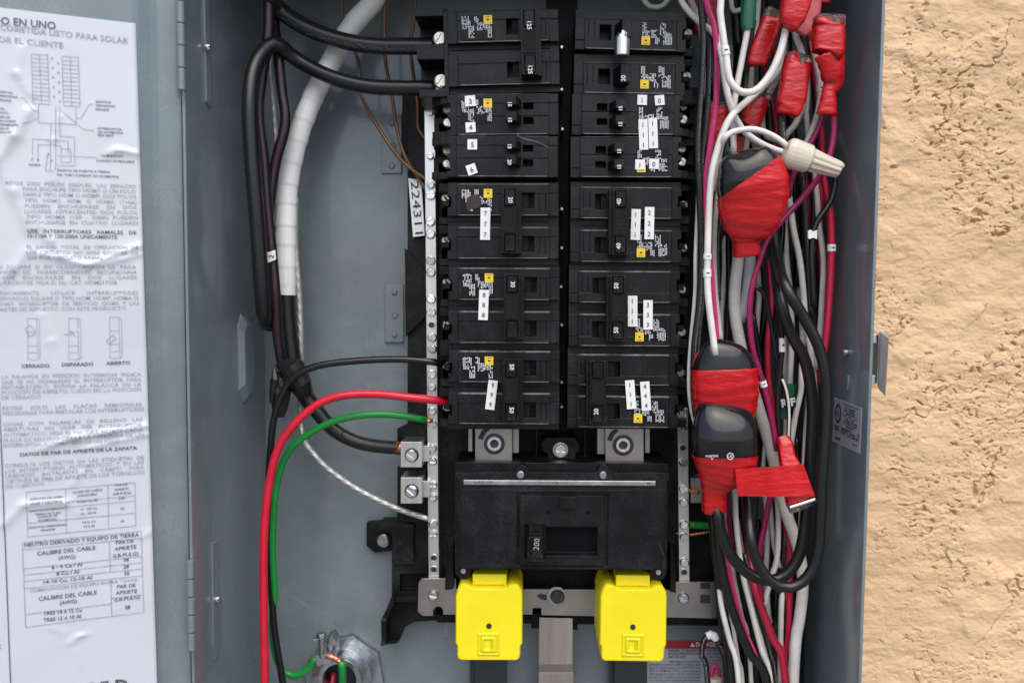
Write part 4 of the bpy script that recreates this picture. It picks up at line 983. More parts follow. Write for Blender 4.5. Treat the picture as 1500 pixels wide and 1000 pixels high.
obj('sleeve', tube_pts([at(912.5, 56, YF - 0.0125), at(911.5, 57, YF - 0.0125), at(911, 82, YF - 0.0125), at(911, 83, YF - 0.0125)], [9.8 * scale(YF), 10.6 * scale(YF), 10.6 * scale(YF), 9.8 * scale(YF)], 24)[:2], 'aluminium', tie)
obj('pin', tube_pts([at(913, 45, YF - 0.0125), at(912.5, 50, YF - 0.0125), at(912, 58, YF - 0.0125)], [2.0 * scale(YF), 3.0 * scale(YF), 3.2 * scale(YF)], 12)[:2], 'white tag', tie)

# ------------------------------------------------------------------ main breaker
YM = 0.043
mb = thing('main_breaker', 'large black main breaker with a toggle marked 200 and a white label strip', 'main breaker', at(825, 840, 0.09))
fm = Frame(825, 765, YM, 0.35)
obj('cover', stepped(fm, [(-161, 157, -82, 76, -10), (-155, 153, -62, 71, -3.0), (-150, 149, -48, 68, 0), (-68, 66, -44, 64, -1.6), (-63, 60, -40, 62, 1.2), (-26, 50, 5, 48, -6), (-56, -26, 2, 52, -3), (-5, 19, -40, -22, 3.0), (-66, -63, -20, 40, -2.4)], -48), 'black plastic', mb)
obj('top_flange', prism([fm.px(-160, -62), fm.px(-159, -72), fm.px(-74, -73), fm.px(-68, -80), fm.px(-62, -84), fm.px(-55, -82), fm.px(-50, -73), fm.px(48, -73), fm.px(53, -82), fm.px(60, -84), fm.px(66, -80), fm.px(71, -73), fm.px(154, -74), fm.px(156, -62)], YM + 0.0034, 0.010), 'black plastic', mb)
for (u, v) in ((-63, -69.5), (58, -69.5)):
    x, y = fm.px(u, v); obj('rivet', merge(cyl(x, y, 5.0, YM + 0.0016, YM + 0.0026, 18, 6.2), cyl(x, y, 6.2, YM + 0.0026, YM + 0.0040, 18)), 'galvanised', mb)
for (u, v) in ((-146, 72), (140, 72)):
    x, y = fm.px(u, v); obj('rivet', cyl(x, y, 3.8, YM + 0.0095, YM + 0.0112, 14), 'dull screw', mb); obj('corner_boss', cyl(x, y, 12, YM + 0.0105, YM + 0.03, 20), 'black plastic', mb)
ls_ = obj('label_strip', fm.block(-147, 136, -60.0, -53.0, -3.0, -2.4), 'galvanised', mb)
V, F = [], []
u = -140
while u < 132:
    l = RND.uniform(2, 7)
    if RND.random() < (0.5 if (u < -110 or u > 118) else 0.05):
        k = len(V); V += fm.quad(u, u + l, -58.5 + RND.uniform(0, 1), -55.5, -2.25); F.append((k, k + 1, k + 2, k + 3))
    u += l + 1.2
obj('printed_text', (V, F), 'ink', ls_)
obj('window_floor', fm.block(-24, 48, 7, 46, -6, -5.6), 'deep black', mb)
tg = obj('toggle', merge(frustum(fm.quad(-50, -30, -2, 14, -3), fm.quad(-50, -31, 10, 18, 9)), fm.block(-53, -29, 14, 50, -3, 10.5, 0.8)), 'handle plastic', mb)
x, y = fm.px(-40.5, 32)
obj('rating_number', text_at('200', x + 1.5, y, 8.2, onY(YM - 0.0108), -84, 0.006), 'dim print', tg)
x, y = fm.px(-58.5, 28); obj('embossed_text', text_at('I/ON', x, y, 4.6, onY(YM - 0.0015), -90, 0.01), 'black plastic', mb)
x, y = fm.px(55, 28); obj('embossed_text', text_at('O/OFF', x, y, 4.8, onY(YM - 0.0015), -90, 0.01), 'grip plastic', mb)
for (u, v) in ((-22, -16), (36, -15)):
    x, y = fm.px(u, v); obj('vent_hole', cyl(x, y, 3.4, YM - 0.0014, YM + 0.002, 16), 'deep black', mb)
obj('vent_slot', prism([(722, 681), (731, 681), (731, 685), (735, 685), (735, 691), (720, 691), (720, 685), (722, 685)], YM + 0.0085, 0.002), 'base plastic', mb)
obj('vent_slot', prism([(911, 681), (920, 681), (922, 691), (907, 691), (907, 686), (911, 685)], YM + 0.0085, 0.002), 'base plastic', mb)
# lugs above the main breaker
for (x0, x1, y0, y1, cx_, cy_, tabs) in ((696, 750, 618, 679, 724, 650, ((751, 760, 618, 663), (686, 692, 618, 661))), (887, 943, 620, 679, 913, 652, ((875, 886, 620, 665), (945, 952, 620, 663)))):
    lg = obj('bus_lug', box(x0, x1, y0, y1, 0.060, 0.02), 'tinned plate', mb)
    for a, b_, c, d in tabs: obj('lug_tab', box(a, b_, c, d, 0.066, 0.016), 'tinned plate', lg)
    obj('nut_washer', ring(cx_, cy_, 15.5, 9, 0.0592, 0.061), 'dark steel', lg)
    obj('nut', ring(cx_, cy_, 10.5, 6.4, 0.0560, 0.060), 'zinc screw', lg)
    obj('stud', cyl(cx_, cy_, 6.0, 0.0585, 0.062, 16), 'dark steel', lg)
    obj('arc_mark', prism([(cx_ - 24, cy_ - 8), (cx_ - 19, cy_ - 19), (cx_ - 12, cy_ - 24), (cx_ - 6, cy_ - 22), (cx_ - 13, cy_ - 15), (cx_ - 17, cy_ - 6)], 0.0596, 0.0006), 'black print', lg)
cb = obj('centre_bracket', merge(prism([(793, 648), (800, 641), (842, 641), (848, 650), (848, 660), (843, 664), (843, 677), (802, 677), (802, 664), (795, 660)], 0.066, 0.02), prism([(803, 676), (842, 676), (842, 679), (803, 679)], 0.063, 0.01)), 'base plastic', mb)
obj('screw_collar', ring(821, 659, 11.5, 8.8, 0.0636, 0.067), 'galvanised', cb)
screw(821, 659, 0.0652, 9.0, cb, 'zinc screw', 2)
for (x) in (786, 857):
    obj('guide_rod', merge(box(x - 1.2, x + 1.2, 625, 668, 0.076, 0.004), cyl(x, 670, 4.2, 0.075, 0.08, 14)), 'black plastic', mb)

# ------------------------------------------------------------------ yellow lug covers
def lug_cover(cx_, top, label, tilt, skew):
    t = thing('lug_cover', label, 'lug cover', at(cx_, top + 112, 0.08), 'yellow lug covers')
    f = Frame(cx_, top, 0.048, tilt)
    out = [(-46, 8), (-42, 1.5), (-37, 0), (-30, 2), (-26, 5.5), (-20, 6.5), (20, 6.5), (26, 5.5), (30, 2), (37, 0), (43, 2), (48, 10), (49, 18), (49, 88), (46.5, 91), (46, 106), (44.5, 110), (41, 112), (-41, 112), (-45, 110), (-46.5, 106), (-46.5, 91), (-49, 88), (-49, 18)]
    fr0 = [f.p(u, v, 0) for u, v in out]
    ch = [f.p(u * 0.972, 56 + (v - 56) * 0.975, 1.6) for u, v in out]
    bkk = [f.p(u * 0.98 + skew, v, -30) for u, v in out]
    n = len(out)
    F = [tuple(range(n))] + [(i, (i + 1) % n, (i + 1) % n + n, i + n) for i in range(n)] + [(n + i, n + (i + 1) % n, n + (i + 1) % n + n, i + 2 * n) for i in range(n)] + [tuple(range(2 * n, 3 * n))]
    obj('cover', fix((ch + fr0 + bkk, F)), 'yellow plastic', t)
    obj('hinge_tab', merge(f.block(-25, 25, -10, 6, -22, -3.5)), 'yellow plastic', t)
    obj('probe_hole', cyl(*f.px(0, 63), 4.1, 0.0460, 0.0485, 18), 'black print', t)
    em = obj('embossed_emblem', merge(stepped(f, [(-16, 16, 72, 104, 2.1), (-13, 13, 75, 101, 1.7), (-10.5, 10.5, 77.5, 98.5, 2.4), (-7, 3, 80.5, 95.5, 1.7), (4.5, 6.5, 80.5, 95.5, 1.7)], 0)), 'yellow plastic', t)
    return t
lug_cover(716.5, 853.5, 'bright yellow plastic lug cover hanging left of the brushed aluminium strap', 0.2, 0)
lug_cover(928, 855, 'bright yellow plastic lug cover half hiding the danger label', 0.8, -3)

# ------------------------------------------------------------------ wires and cables, left side
def wire(name, label, cat, pts, Y, rpx, material, group=None, n=12, tags=()):
    g = tube(pts, Y, rpx, n)
    o = obj(name, g, material, None, smooth=True)
    tag(o, label, cat, group)
    S_ = spline(path(pts, Y))
    for tg_ in tags:                         # marker sleeves: (fraction along, length px, sleeve material[, letters])
        k = int(tg_[0] * (len(S_) - 1)); 
        c = S_[k]; t = (S_[min(k + 1, len(S_) - 1)] - S_[max(k - 1, 0)]).normalized(); hl = tg_[1] * scale(Y) / 2
        s_o = obj('marker_sleeve', tube_pts([c - t * hl, c + t * hl], (rpx + 1.0) * scale(Y), 14)[:2], tg_[2] if len(tg_) > 2 else 'white tag', o, smooth=False)
        b0 = c + Vector((0, -(rpx + 1.2) * scale(Y), 0))
        side = t.cross(Vector((0, 1, 0))).normalized() * (rpx * 0.45) * scale(Y)
        obj('sleeve_mark', ([b0 - side - t * hl * 0.16, b0 + side - t * hl * 0.16, b0 + side + t * hl * 0.16, b0 - side + t * hl * 0.16], [(0, 1, 2, 3)]), 'black print', s_o)
    return o
wire('thick_cable', 'thick black cable entering the top clamp of the top left breaker', 'cable', [(392, -60, 0.05), (396, -10, 0.055), (410, 15), (449, 41), (498, 59), (548, 67), (600, 68), (640, 68)], 0.066, 11.8, 'cable black printed', n=18)
wire('thick_cable', 'thick black cable looping up into the lower clamp of the top left breaker', 'cable', [(409, 330, 0.098), (408, 400, 0.098), (405, 450, 0.092), (397, 474, 0.074), (388, 466, 0.056), (384, 430, 0.046), (377, 330, 0.042), (369, 231, 0.040), (366, 150, 0.040), (373, 100, 0.045), (392, 70, 0.052), (408, 66, 0.056), (434, 87), (482, 112), (535, 126), (580, 129), (640, 129)], 0.066, 10.6, 'cable black', n=18)
wire('sheen_striped_cable', 'black cable with painted dull purple reflection hanging beside the left wall', 'cable', [(393, -112), (394, 20), (392, 60), (383, 115), (379, 165), (386, 231), (391, 300), (398, 370), (404, 440), (408, 500, 0.066), (420, 560, 0.080)], 0.058, 8.0, 'wire black purple sheen')
wire('sheen_striped_cable', 'black cable with painted dull purple reflection bowing towards the white taped cable', 'cable', [(402, -60, 0.070), (402, 30, 0.070), (407, 75), (413, 132), (418, 181), (402, 247), (394, 320), (398, 380), (402, 440, 0.075)], 0.064, 7.6, 'wire black purple sheen', tags=())
o = thing('cable_tag', 'small white flag tag clipped round the cable with the painted purple reflection', 'tag', at(397, 384, 0.05))
obj('flag', prism([(391, 370), (403, 366), (404, 380), (392, 385)], 0.0485, 0.0008), 'white sticker', o)
obj('printed_number', text_at('2', 397.5, 375.5, 6.5, onY(0.0482), -75, 0.02), 'black print', o)
wire('bare_cable', 'dull stranded bare cable end hanging between the two cables with painted reflections', 'cable', [(397, -40), (396, 60), (398, 120), (402, 170), (405, 215)], 0.075, 3.5, 'bare strand')

# white taped feeder with black lower half
fd = thing('feeder_cable', 'thick cable wrapped in white tape above and black below', 'cable', at(584, 660, 0.085))
pts = [(568, -112), (548, 0), (516, 38), (489, 84), (460, 140), (437, 200), (423, 264), (419, 330), (418, 432)]
K = spline(path(pts, 0.084), 0.0022)
R = []
for k in range(len(K)):                      # overlapping tape turns: the radius steps up and tapers over every turn
    R.append((14.0 + (0.9 * ((k % 6) / 5.0) if k < len(K) - 3 else 0.4)) * scale(0.084))
obj('white_wrap', tube_pts(K, R, 22), 'white tape', fd, smooth=False)
KJ = spline(path([(418, 420), (419, 450), (423, 495), (431, 545), (446, 577), (462, 599), (489, 629), (520, 646), (552, 653), (590, 656)], 0.084)); nj = len(KJ)
obj('black_jacket', tube_pts(KJ, [(13.6 - 3.6 * sstep(0.25, 0.75, k / nj)) * scale(0.084) for k in range(nj)], 20), 'cable black', fd, smooth=True)
obj('copper_end', tube([(580, 655), (600, 656), (626, 660)], 0.082, 8.5, 14), 'copper strand', fd, smooth=True)
obj('seam', tube_pts([at(503, 629, 0.0745), at(499, 643, 0.0745)], 0.8 * scale(0.07), 8)[:2], 'black tape', fd)
kn = thing('tape_bundle', 'knotted black tape holding the wires to the thick cable', 'tape', at(425, 590, 0.08))
for (sp_, sd) in (([(404, 548, 0.072, 6, 6), (408, 556, 0.070, 12, 12), (412, 575, 0.070, 14, 12), (410, 598, 0.070, 12, 10), (409, 610, 0.070, 8, 6)], 1),
                  ([(414, 532, 0.074, 10, 12), (428, 540, 0.070, 18, 15), (440, 560, 0.072, 17, 15), (446, 578, 0.076, 12, 10)], 2), ([(402, 541, 0.068, 3, 3), (404, 556, 0.066, 6, 6), (400, 572, 0.066, 5, 5), (398, 590, 0.066, 3, 3)], 3)):
    obj('tape_wrap', loft(sp_, 14, 2.2, 0.10, sd), 'black tape', kn, smooth=False)
wire('bare_cable', 'bare twisted aluminium cable running from the feeder to the left terminal bar', 'cable', [(433, 290, 0.088), (433, 360, 0.088), (438, 430, 0.088), (441, 515, 0.088), (440, 590, 0.095), (444, 640, 0.090), (459, 664), (483, 688), (527, 718), (581, 744), (632, 761)], 0.084, 4.4, 'bare strand')
wire('insulated_wire', 'black wire arching into the left breaker just above the red wire', 'wire', [(424, 1060, 0.07), (412, 985, 0.07), (400, 900, 0.066), (395, 780, 0.066), (394, 700, 0.064), (397, 650), (401, 615), (411, 582), (430, 552), (465, 536), (515, 529), (581, 526), (625, 529), (640, 531, 0.062), (668, 534, 0.070)], 0.060, 5.2, 'wire black')
wire('insulated_wire', 'bright red wire arching into the lowest left breaker', 'wire', [(390, 1250), (388, 1000), (386, 864), (387, 779), (394, 711), (407, 658), (429, 624), (462, 594), (498, 580), (548, 577), (601, 582), (636, 586, 0.056), (668, 591, 0.066)], 0.052, 6.1, 'wire red', n=16)
wire('insulated_wire', 'bright green wire curving from the left terminal bar down to the conduit', 'wire', [(624, 615, 0.076), (581, 608, 0.070), (541, 607), (498, 614), (459, 631), (424, 660), (405, 711), (399, 796), (402, 864), (399, 915, 0.070), (403, 955, 0.080), (413, 980, 0.085), (430, 989, 0.085), (449, 981, 0.085), (464, 962, 0.083)], 0.066, 5.2, 'wire green', n=16)
wire('bare_cable', 'short stripped copper end of the green wire at the left bar', 'wire', [(620, 615), (634, 617)], 0.0765, 2.8, 'copper strand')
for i, (pts, lb) in enumerate((([(498, -112), (500, 0), (503, 36), (524, 86), (529, 139), (561, 198), (591, 238), (628, 266)], 'thin brown wire that bends furthest left under the black cables'),
        ([(566, -112), (564, 0), (563, 43), (565, 92), (574, 139), (581, 185), (594, 231), (628, 283)], 'thin brown wire running down beside the mounting boss to the bar'),
        ([(612, -40), (607, 20), (602, 60), (603, 90), (611, 148), (613, 190), (630, 210)], 'short thin brown wire hugging the top left breaker'))):
    wire('insulated_wire', lb, 'wire', pts, 0.083 + 0.003 * i, 2.6, 'wire brown', 'thin brown wires', 8)

# conduit hub at the bottom of the back panel
hub = thing('conduit_hub', 'galvanised eight-sided conduit bushing with a ground clamp screw', 'conduit fitting', at(503, 1050, YB))
oc = [(503 + 60 * math.cos(math.radians(a)), 990 + 60 * math.sin(math.radians(a))) for a in range(12, 372, 45)]
obj('flange', prism(oc, YB - 0.005, 0.005), 'hub metal', hub)
obj('locknut', ring(500, 992, 45, 30, YB - 0.012, YB - 0.005, 32), 'hub metal', hub)
obj('throat', ring(497, 996, 33, 25.5, YB - 0.022, YB - 0.008, 32), 'hub metal', hub)
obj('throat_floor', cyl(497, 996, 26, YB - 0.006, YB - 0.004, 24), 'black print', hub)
cl = obj('clamp_lug', merge(prism([(461, 960), (482, 956), (486, 970), (464, 975)], 0.080, 0.014), prism([(478, 934), (486, 930), (492, 940), (491, 962), (480, 962)], 0.086, 0.010), prism([(458, 936), (476, 935), (476, 941), (458, 941)], 0.082, 0.006)), 'hub metal', hub)
obj('clamp_screw', tube_pts([at(471, 929, 0.080), at(472, 962, 0.082)], 5.2 * scale(0.08), 14)[:2], 'galvanised', hub)
obj('screw_head', tube_pts([at(470, 927, 0.080), at(470.5, 933, 0.080)], 7.0 * scale(0.08), 6)[:2], 'galvanised', hub)
wire('bare_cable', 'bare copper strands bridging the clamp between the two green wires', 'wire', [(478, 960), (488, 962), (497, 967), (500, 974)], 0.078, 4.4, 'copper strand')
wire('insulated_wire', 'short green wire dropping into the conduit hub', 'wire', [(500, 968, 0.078), (502, 985, 0.080), (501, 1020, 0.092), (501, 1050, 0.106)], 0.084, 5.6, 'wire green')
wire('insulated_wire', 'dark red wire deep inside the conduit hub', 'wire', [(489, 984, 0.107), (487, 1000, 0.104), (486, 1040, 0.100)], 0.104, 4.0, 'wire crimson')

# ------------------------------------------------------------------ wires and cables, right side
BW = 'white wires on the right'; BB = 'black wires on the right'; BP = 'pink and red wires on the right'
# back layer: loose dark wires that fill the bay
for i, (pts, Y, r, lb) in enumerate((
    ([(1046, -112), (1040, 60), (1050, 180), (1062, 330), (1066, 480), (1058, 620), (1064, 800), (1084, 960), (1100, 1250)], 0.092, 6.5, 'matt black wire deep behind the pink wire and the upper splice cap'),
    ([(1120, -112), (1118, 120), (1126, 260), (1140, 400), (1120, 520), (1130, 700), (1128, 860), (1140, 1250)], 0.086, 6.5, 'matt black wire deep behind the magenta wire'),
    ([(1150, -112), (1156, 130), (1164, 250), (1168, 400), (1152, 540), (1160, 700), (1160, 860), (1150, 1250)], 0.082, 7.0, 'matt black wire deep behind the two marked white wires'),
    ([(1168, -112), (1186, 150), (1190, 300), (1192, 420), (1190, 560), (1176, 700), (1172, 860), (1164, 1250)], 0.080, 8.0, 'matt black wire deep behind the heavy looped cables'),
    ([(1076, -112), (1084, 120), (1098, 300), (1112, 430), (1100, 560), (1090, 700), (1092, 840), (1116, 1250)], 0.090, 7.0, 'matt black wire deep behind the grey cable'),
    ([(1060, 290), (1058, 380), (1060, 460), (1062, 520), (1056, 600)], 0.070, 5.0, 'black wire hanging left of the white sheathed cable'),
    ([(1066, 300), (1068, 400), (1066, 470), (1062, 540)], 0.062, 4.5, 'slim black wire touching the white sheathed cable'),
    ([(1186, 370), (1190, 420), (1192, 470), (1198, 540), (1196, 640)], 0.060, 7.0, 'black wire just inside the tall crimson wire'),
    ([(1044, 640), (1042, 720), (1046, 790), (1053, 846), (1060, 900), (1069, 956), (1082, 1250)], 0.052, 6.0, 'black wire forming the outer edge of the bundle beside the cross strap'),
    ([(1050, 720), (1052, 790), (1060, 846), (1075, 899), (1099, 956), (1126, 1010), (1150, 1250)], 0.044, 6.8, 'black wire crossing over the pink printed wire near the danger label'),
    ([(1078, 800), (1092, 880), (1104, 930), (1124, 1250)], 0.066, 5.5, 'black wire between the pink printed wire and the paired white wires'))):
    wire('insulated_wire', lb, 'wire', pts, Y, r, 'cable matte', BB)
wire('insulated_wire', 'black wire with white printing nearest the right breakers', 'wire', [(1022, -112), (1026, 0), (1030, 52), (1028, 117), (1024, 175), (1022, 225), (1025, 300), (1027, 378), (1024, 446), (1017, 505), (1016, 560), (1019, 610)], 0.040, 4.6, 'wire black printed', BB)
wire('insulated_wire', 'slim black printed wire tucked beside the pink wire', 'wire', [(1030, -112), (1034, 10), (1038, 60), (1038, 120), (1034, 180), (1028, 235), (1029, 300), (1031, 370), (1029, 430), (1023, 490), (1020, 540), (1022, 600)], 0.046, 4.6, 'wire black printed', BB)
wire('insulated_wire', 'thin pale wire skirting the right end of the breakers', 'wire', [(1024, 190, 0.085), (1022, 290, 0.065), (1019, 370), (1018, 430), (1012, 500), (1009, 550), (1011, 590), (1018, 622)], 0.046, 2.9, 'wire white', BW)
wire('insulated_wire', 'hot pink printed wire running the length beside the breakers', 'wire', [(1026, -112), (1034, 0), (1045, 34), (1050, 78), (1049, 150), (1042, 205), (1035, 260), (1036, 340), (1041, 390), (1046, 450), (1051, 515)], 0.034, 4.4, 'wire pink', BP)
# whites, upper part
wire('insulated_wire', 'white wire bent into a U in front of the red connectors', 'wire', [(1060, -112), (1056, 0), (1055, 20), (1059, 52), (1064, 86), (1068, 115), (1079, 131), (1095, 136), (1112, 129), (1130, 106), (1143, 76), (1150, 48), (1156, 20)], 0.016, 5.2, 'wire white', BW, tags=((0.49, 12),))
wire('insulated_wire', 'white wire dropping from the top left corner towards the tan wire nut', 'wire', [(984, -40, 0.05), (1000, 5, 0.05), (1024, 32, 0.048), (1048, 52, 0.040), (1058, 85), (1062, 118), (1069, 150), (1080, 178), (1096, 198), (1124, 215), (1164, 229)], 0.028, 4.8, 'wire white', BW)
wire('insulated_wire', 'pale wire arching above the top right breakers', 'wire', [(930, -30), (945, 4), (958, 11), (972, 8), (986, -12), (996, -40)], 0.070, 4.0, 'wire white', BW)
wire('insulated_wire', 'second pale wire slanting across the top right corner of the breakers', 'wire', [(1000, -112), (1012, 0), (1024, 30), (1032, 80), (1036, 140), (1040, 200)], 0.060, 4.6, 'wire white', BW)
wire('insulated_wire', 'white wire hanging straight down from the green taped joint', 'wire', [(1096, 20), (1095, 44), (1087, 86), (1078, 135), (1074, 170), (1075, 226)], 0.034, 4.6, 'wire white', BW)
wire('insulated_wire', 'white wire with yellowed print sweeping down past the splice caps', 'wire', [(1150, 60, 0.05), (1143, 98, 0.045), (1122, 124, 0.040), (1096, 147, 0.032), (1073, 168), (1060, 192), (1048, 229), (1042, 260), (1039, 300), (1037, 350), (1036, 400), (1038, 440), (1044, 490), (1048, 520)], 0.020, 5.0, 'wire white', BW, tags=((0.80, 11), (0.765, 8)))
wire('insulated_wire', 'white wire arching over into the tan wire nut', 'wire', [(1046, 280, 0.03), (1054, 225, 0.026), (1060, 204), (1072, 194), (1090, 190), (1108, 190), (1130, 198), (1148, 210), (1164, 226)], 0.017, 4.4, 'wire white', BW)
for (pts, Y, r, lb) in (
    ([(1160, 30), (1167, 56), (1175, 80), (1180, 120)], 0.040, 4.6, 'short white wire showing between two red taped connectors'),
    ([(1190, 60), (1196, 90), (1202, 130), (1198, 165), (1188, 195), (1178, 215)], 0.040, 4.6, 'white wire wearing a marker beside the twisted red tape'),
    ([(1182, 100), (1183, 140), (1181, 165), (1184, 200), (1190, 240)], 0.048, 4.2, 'white wire right of the clear ended red connector'),
    ([(1180, 130), (1175, 158), (1164, 184), (1150, 200), (1142, 230)], 0.044, 4.6, 'dirty white wire bowing under the clear ended red connector'),
    ([(1146, 95), (1134, 122), (1120, 150), (1116, 180), (1124, 200), (1150, 208)], 0.052, 4.6, 'white wire curling behind the small red connector'),
    ([(1100, 90), (1100, 120), (1098, 150), (1096, 190), (1092, 225)], 0.060, 4.4, 'white wire hanging behind the U shaped white wire'),
    ([(1112, -40), (1110, 10), (1108, 34), (1104, 70)], 0.062, 4.6, 'white wire right of the green taped joint'),
    ([(1070, -30), (1072, 12), (1080, 16), (1092, 12)], 0.058, 3.6, 'pale stub of wire poking out beside the green taped joint'),
    ([(1148, 262), (1156, 290), (1162, 334), (1171, 378), (1176, 420), (1180, 468), (1190, 530), (1194, 600)], 0.050, 4.6, 'white wire slanting behind the heavy black cables'),
    ([(1144, 200, 0.09), (1148, 290, 0.075), (1152, 380), (1157, 424), (1160, 480), (1158, 540), (1156, 590)], 0.062, 4.4, 'white wire between the marked black wire and the heavy cables'),
    ([(1170, 420, 0.08), (1176, 500, 0.06), (1174, 545), (1173, 574), (1167, 600), (1160, 640), (1156, 680)], 0.050, 4.2, 'white wire leaning into the red flag of tape'),
    ([(1186, 190, 0.08), (1196, 280, 0.055), (1200, 330), (1206, 380), (1204, 435), (1200, 503), (1196, 540)], 0.046, 4.0, 'white wire pressed against the tall crimson wire'),
    ([(1064, 220, 0.09), (1060, 310, 0.075), (1062, 380), (1060, 420), (1056, 470), (1060, 520)], 0.066, 4.2, 'white wire half hidden behind the white sheathed cable'),
    ([(1136, 700), (1140, 760), (1138, 817), (1128, 850), (1118, 890)], 0.060, 4.2, 'white wire curving behind the loop of heavy cable'),
    ([(1124, 700), (1130, 760), (1134, 800), (1142, 830)], 0.066, 3.6, 'white wire just left of the white sheathed cable under the red flag'),
    ([(1076, 700), (1078, 760), (1082, 800), (1088, 842), (1099, 886), (1114, 947), (1130, 1010), (1140, 1250)], 0.052, 4.2, 'long white wire passing behind the heavy cable loop to the bottom'),
    ([(1080, 760, 0.09), (1094, 850, 0.07), (1106, 905), (1118, 947), (1132, 1000), (1142, 1250)], 0.056, 3.6, 'white wire paired against the broad crimson wire'),
    ([(1048, 750), (1054, 790), (1064, 826), (1074, 850)], 0.058, 3.4, 'short white wire beside the top of the pink printed wire'),
    ([(1044, 700, 0.085), (1048, 790, 0.07), (1056, 880), (1068, 934), (1082, 1000), (1092, 1250)], 0.048, 4.2, 'white wire hanging next to the danger label'),
    ([(1058, 800, 0.085), (1068, 880, 0.07), (1080, 960), (1088, 1010), (1094, 1250)], 0.060, 3.6, 'white wire half covered by the black wire near the danger label'),
    ([(1152, 740, 0.09), (1149, 840, 0.075), (1145, 880), (1143, 956), (1138, 1250)], 0.060, 4.2, 'white wire left of the dull crimson wire at the bottom')):
    wire('insulated_wire', lb, 'wire', pts, Y, r, 'wire white printed' if 'dirty' in lb or 'curling' in lb else 'wire white', BW, tags=((0.40, 9),) if 'marker' in lb else ())
# sheathed cables
wire('sheathed_cable', 'thick white sheathed cable running out of the upper splice cap', 'cable', [(1086, 330, 0.050), (1081, 380), (1076, 430), (1078, 470), (1088, 520), (1100, 560), (1112, 600), (1124, 640), (1137, 690), (1150, 745), (1164, 785), (1174, 825), (1176, 860), (1172, 900), (1163, 975), (1154, 1250)], 0.054, 8.4, 'wire white', n=18)
wire('sheathed_cable', 'thick grey sheathed cable under the upper splice cap', 'cable', [(1100, 330), (1098, 380), (1095, 420), (1090, 446), (1082, 470)], 0.056, 9.0, 'cable grey', n=18)
# magenta, crimson
wire('insulated_wire', 'magenta printed wire crossing diagonally below the tan wire nut', 'wire', [(1221, 150, 0.026), (1221, 200, 0.026), (1212, 238, 0.026), (1196, 265), (1172, 294), (1150, 318), (1124, 350), (1110, 390), (1101, 425), (1098, 460), (1103, 512), (1118, 562), (1130, 612), (1138, 660)], 0.032, 4.4, 'wire magenta', BP, tags=((0.815, 9),))
wire('insulated_wire', 'magenta wire leaving the twisted red tape behind the tan wire nut', 'wire', [(1208, 150), (1203, 178), (1190, 205), (1174, 232), (1160, 262), (1155, 290)], 0.034, 4.0, 'wire magenta', BP)
wire('insulated_wire', 'magenta printed wire coming out below the red flag of tape', 'wire', [(1134, 700), (1127, 735), (1120, 770), (1112, 815), (1112, 850), (1116, 880)], 0.055, 4.4, 'wire magenta', BP)
wire('insulated_wire', 'dark magenta wire under the lower splice cap', 'wire', [(1066, 690), (1067, 720), (1068, 760), (1072, 800)], 0.060, 3.4, 'wire magenta', BP)
wire('insulated_wire', 'tall crimson wire close to the right wall', 'wire', [(1200, 240), (1208, 268), (1215, 305), (1218, 350), (1217, 390), (1214, 446), (1209, 500), (1202, 540)], 0.036, 5.2, 'wire crimson', BP, tags=((0.40, 10),))
wire('insulated_wire', 'pink printed wire slanting down beside the danger label', 'wire', [(1044, 680, 0.085), (1054, 765, 0.06), (1063, 813), (1075, 868), (1090, 921), (1108, 965), (1124, 1010), (1136, 1250)], 0.046, 4.2, 'wire pink', BP)
wire('insulated_wire', 'broad crimson wire slanting under the heavy cable loop', 'wire', [(1088, 690, 0.085), (1096, 790, 0.065), (1104, 850), (1113, 882), (1131, 932), (1150, 990), (1164, 1250)], 0.050, 6.0, 'wire crimson printed', BP)
wire('insulated_wire', 'dull crimson wire hanging left of the white sheathed cable', 'wire', [(1150, 760), (1157, 800), (1156, 860), (1155, 934), (1149, 985), (1140, 1250)], 0.060, 5.2, 'wire crimson', BP)
# blacks
wire('insulated_wire', 'black wire hooking round below the tip of the tan wire nut', 'wire', [(1222, 240), (1223, 266), (1217, 294), (1201, 318), (1192, 336), (1189, 370), (1190, 410), (1192, 450)], 0.030, 4.8, 'wire black', BB)
o = thing('cable_tag', 'white clip tag on the black wire below the tan wire nut', 'tag', at(1190, 352, 0.02))
obj('flag', prism([(1184, 338), (1188, 336.5), (1191, 339), (1197, 337), (1197, 350), (1191, 348), (1187, 350), (1184, 349)], 0.026, 0.0016), 'white tag', o)
wire('insulated_wire', 'black wire with a white double marker sleeve entering the red flag', 'wire', [(1138, 400), (1141, 440), (1144, 476), (1146, 505), (1142, 550), (1139, 590), (1142, 640), (1146, 670)], 0.032, 3.8, 'wire black', BB, tags=((0.36, 20),))
wire('insulated_wire', 'black wire with a pale edge left of the double marker sleeve', 'wire', [(1104, 420), (1114, 424), (1123, 440), (1130, 480), (1136, 515), (1142, 545), (1150, 570), (1155, 600), (1155, 640), (1152, 670)], 0.036, 3.4, 'wire black', BB)
wire('insulated_wire', 'thin grey white wire entering the red flag beside the green mark', 'wire', [(1146, 555), (1152, 572), (1156, 600), (1155, 640), (1152, 668)], 0.030, 1.8, 'wire white', BW)
wire('insulated_wire', 'black printed wire hanging below the heavy cable loop', 'wire', [(1150, 690, 0.09), (1148, 790, 0.075), (1144, 850), (1138, 910), (1134, 945), (1132, 1250)], 0.064, 4.8, 'wire black printed', BB)
wire('insulated_wire', 'black printed wire running beside the broad crimson wire', 'wire', [(1090, 810), (1100, 850), (1112, 895), (1126, 950), (1136, 1010), (1142, 1250)], 0.054, 3.6, 'wire black printed', BB)
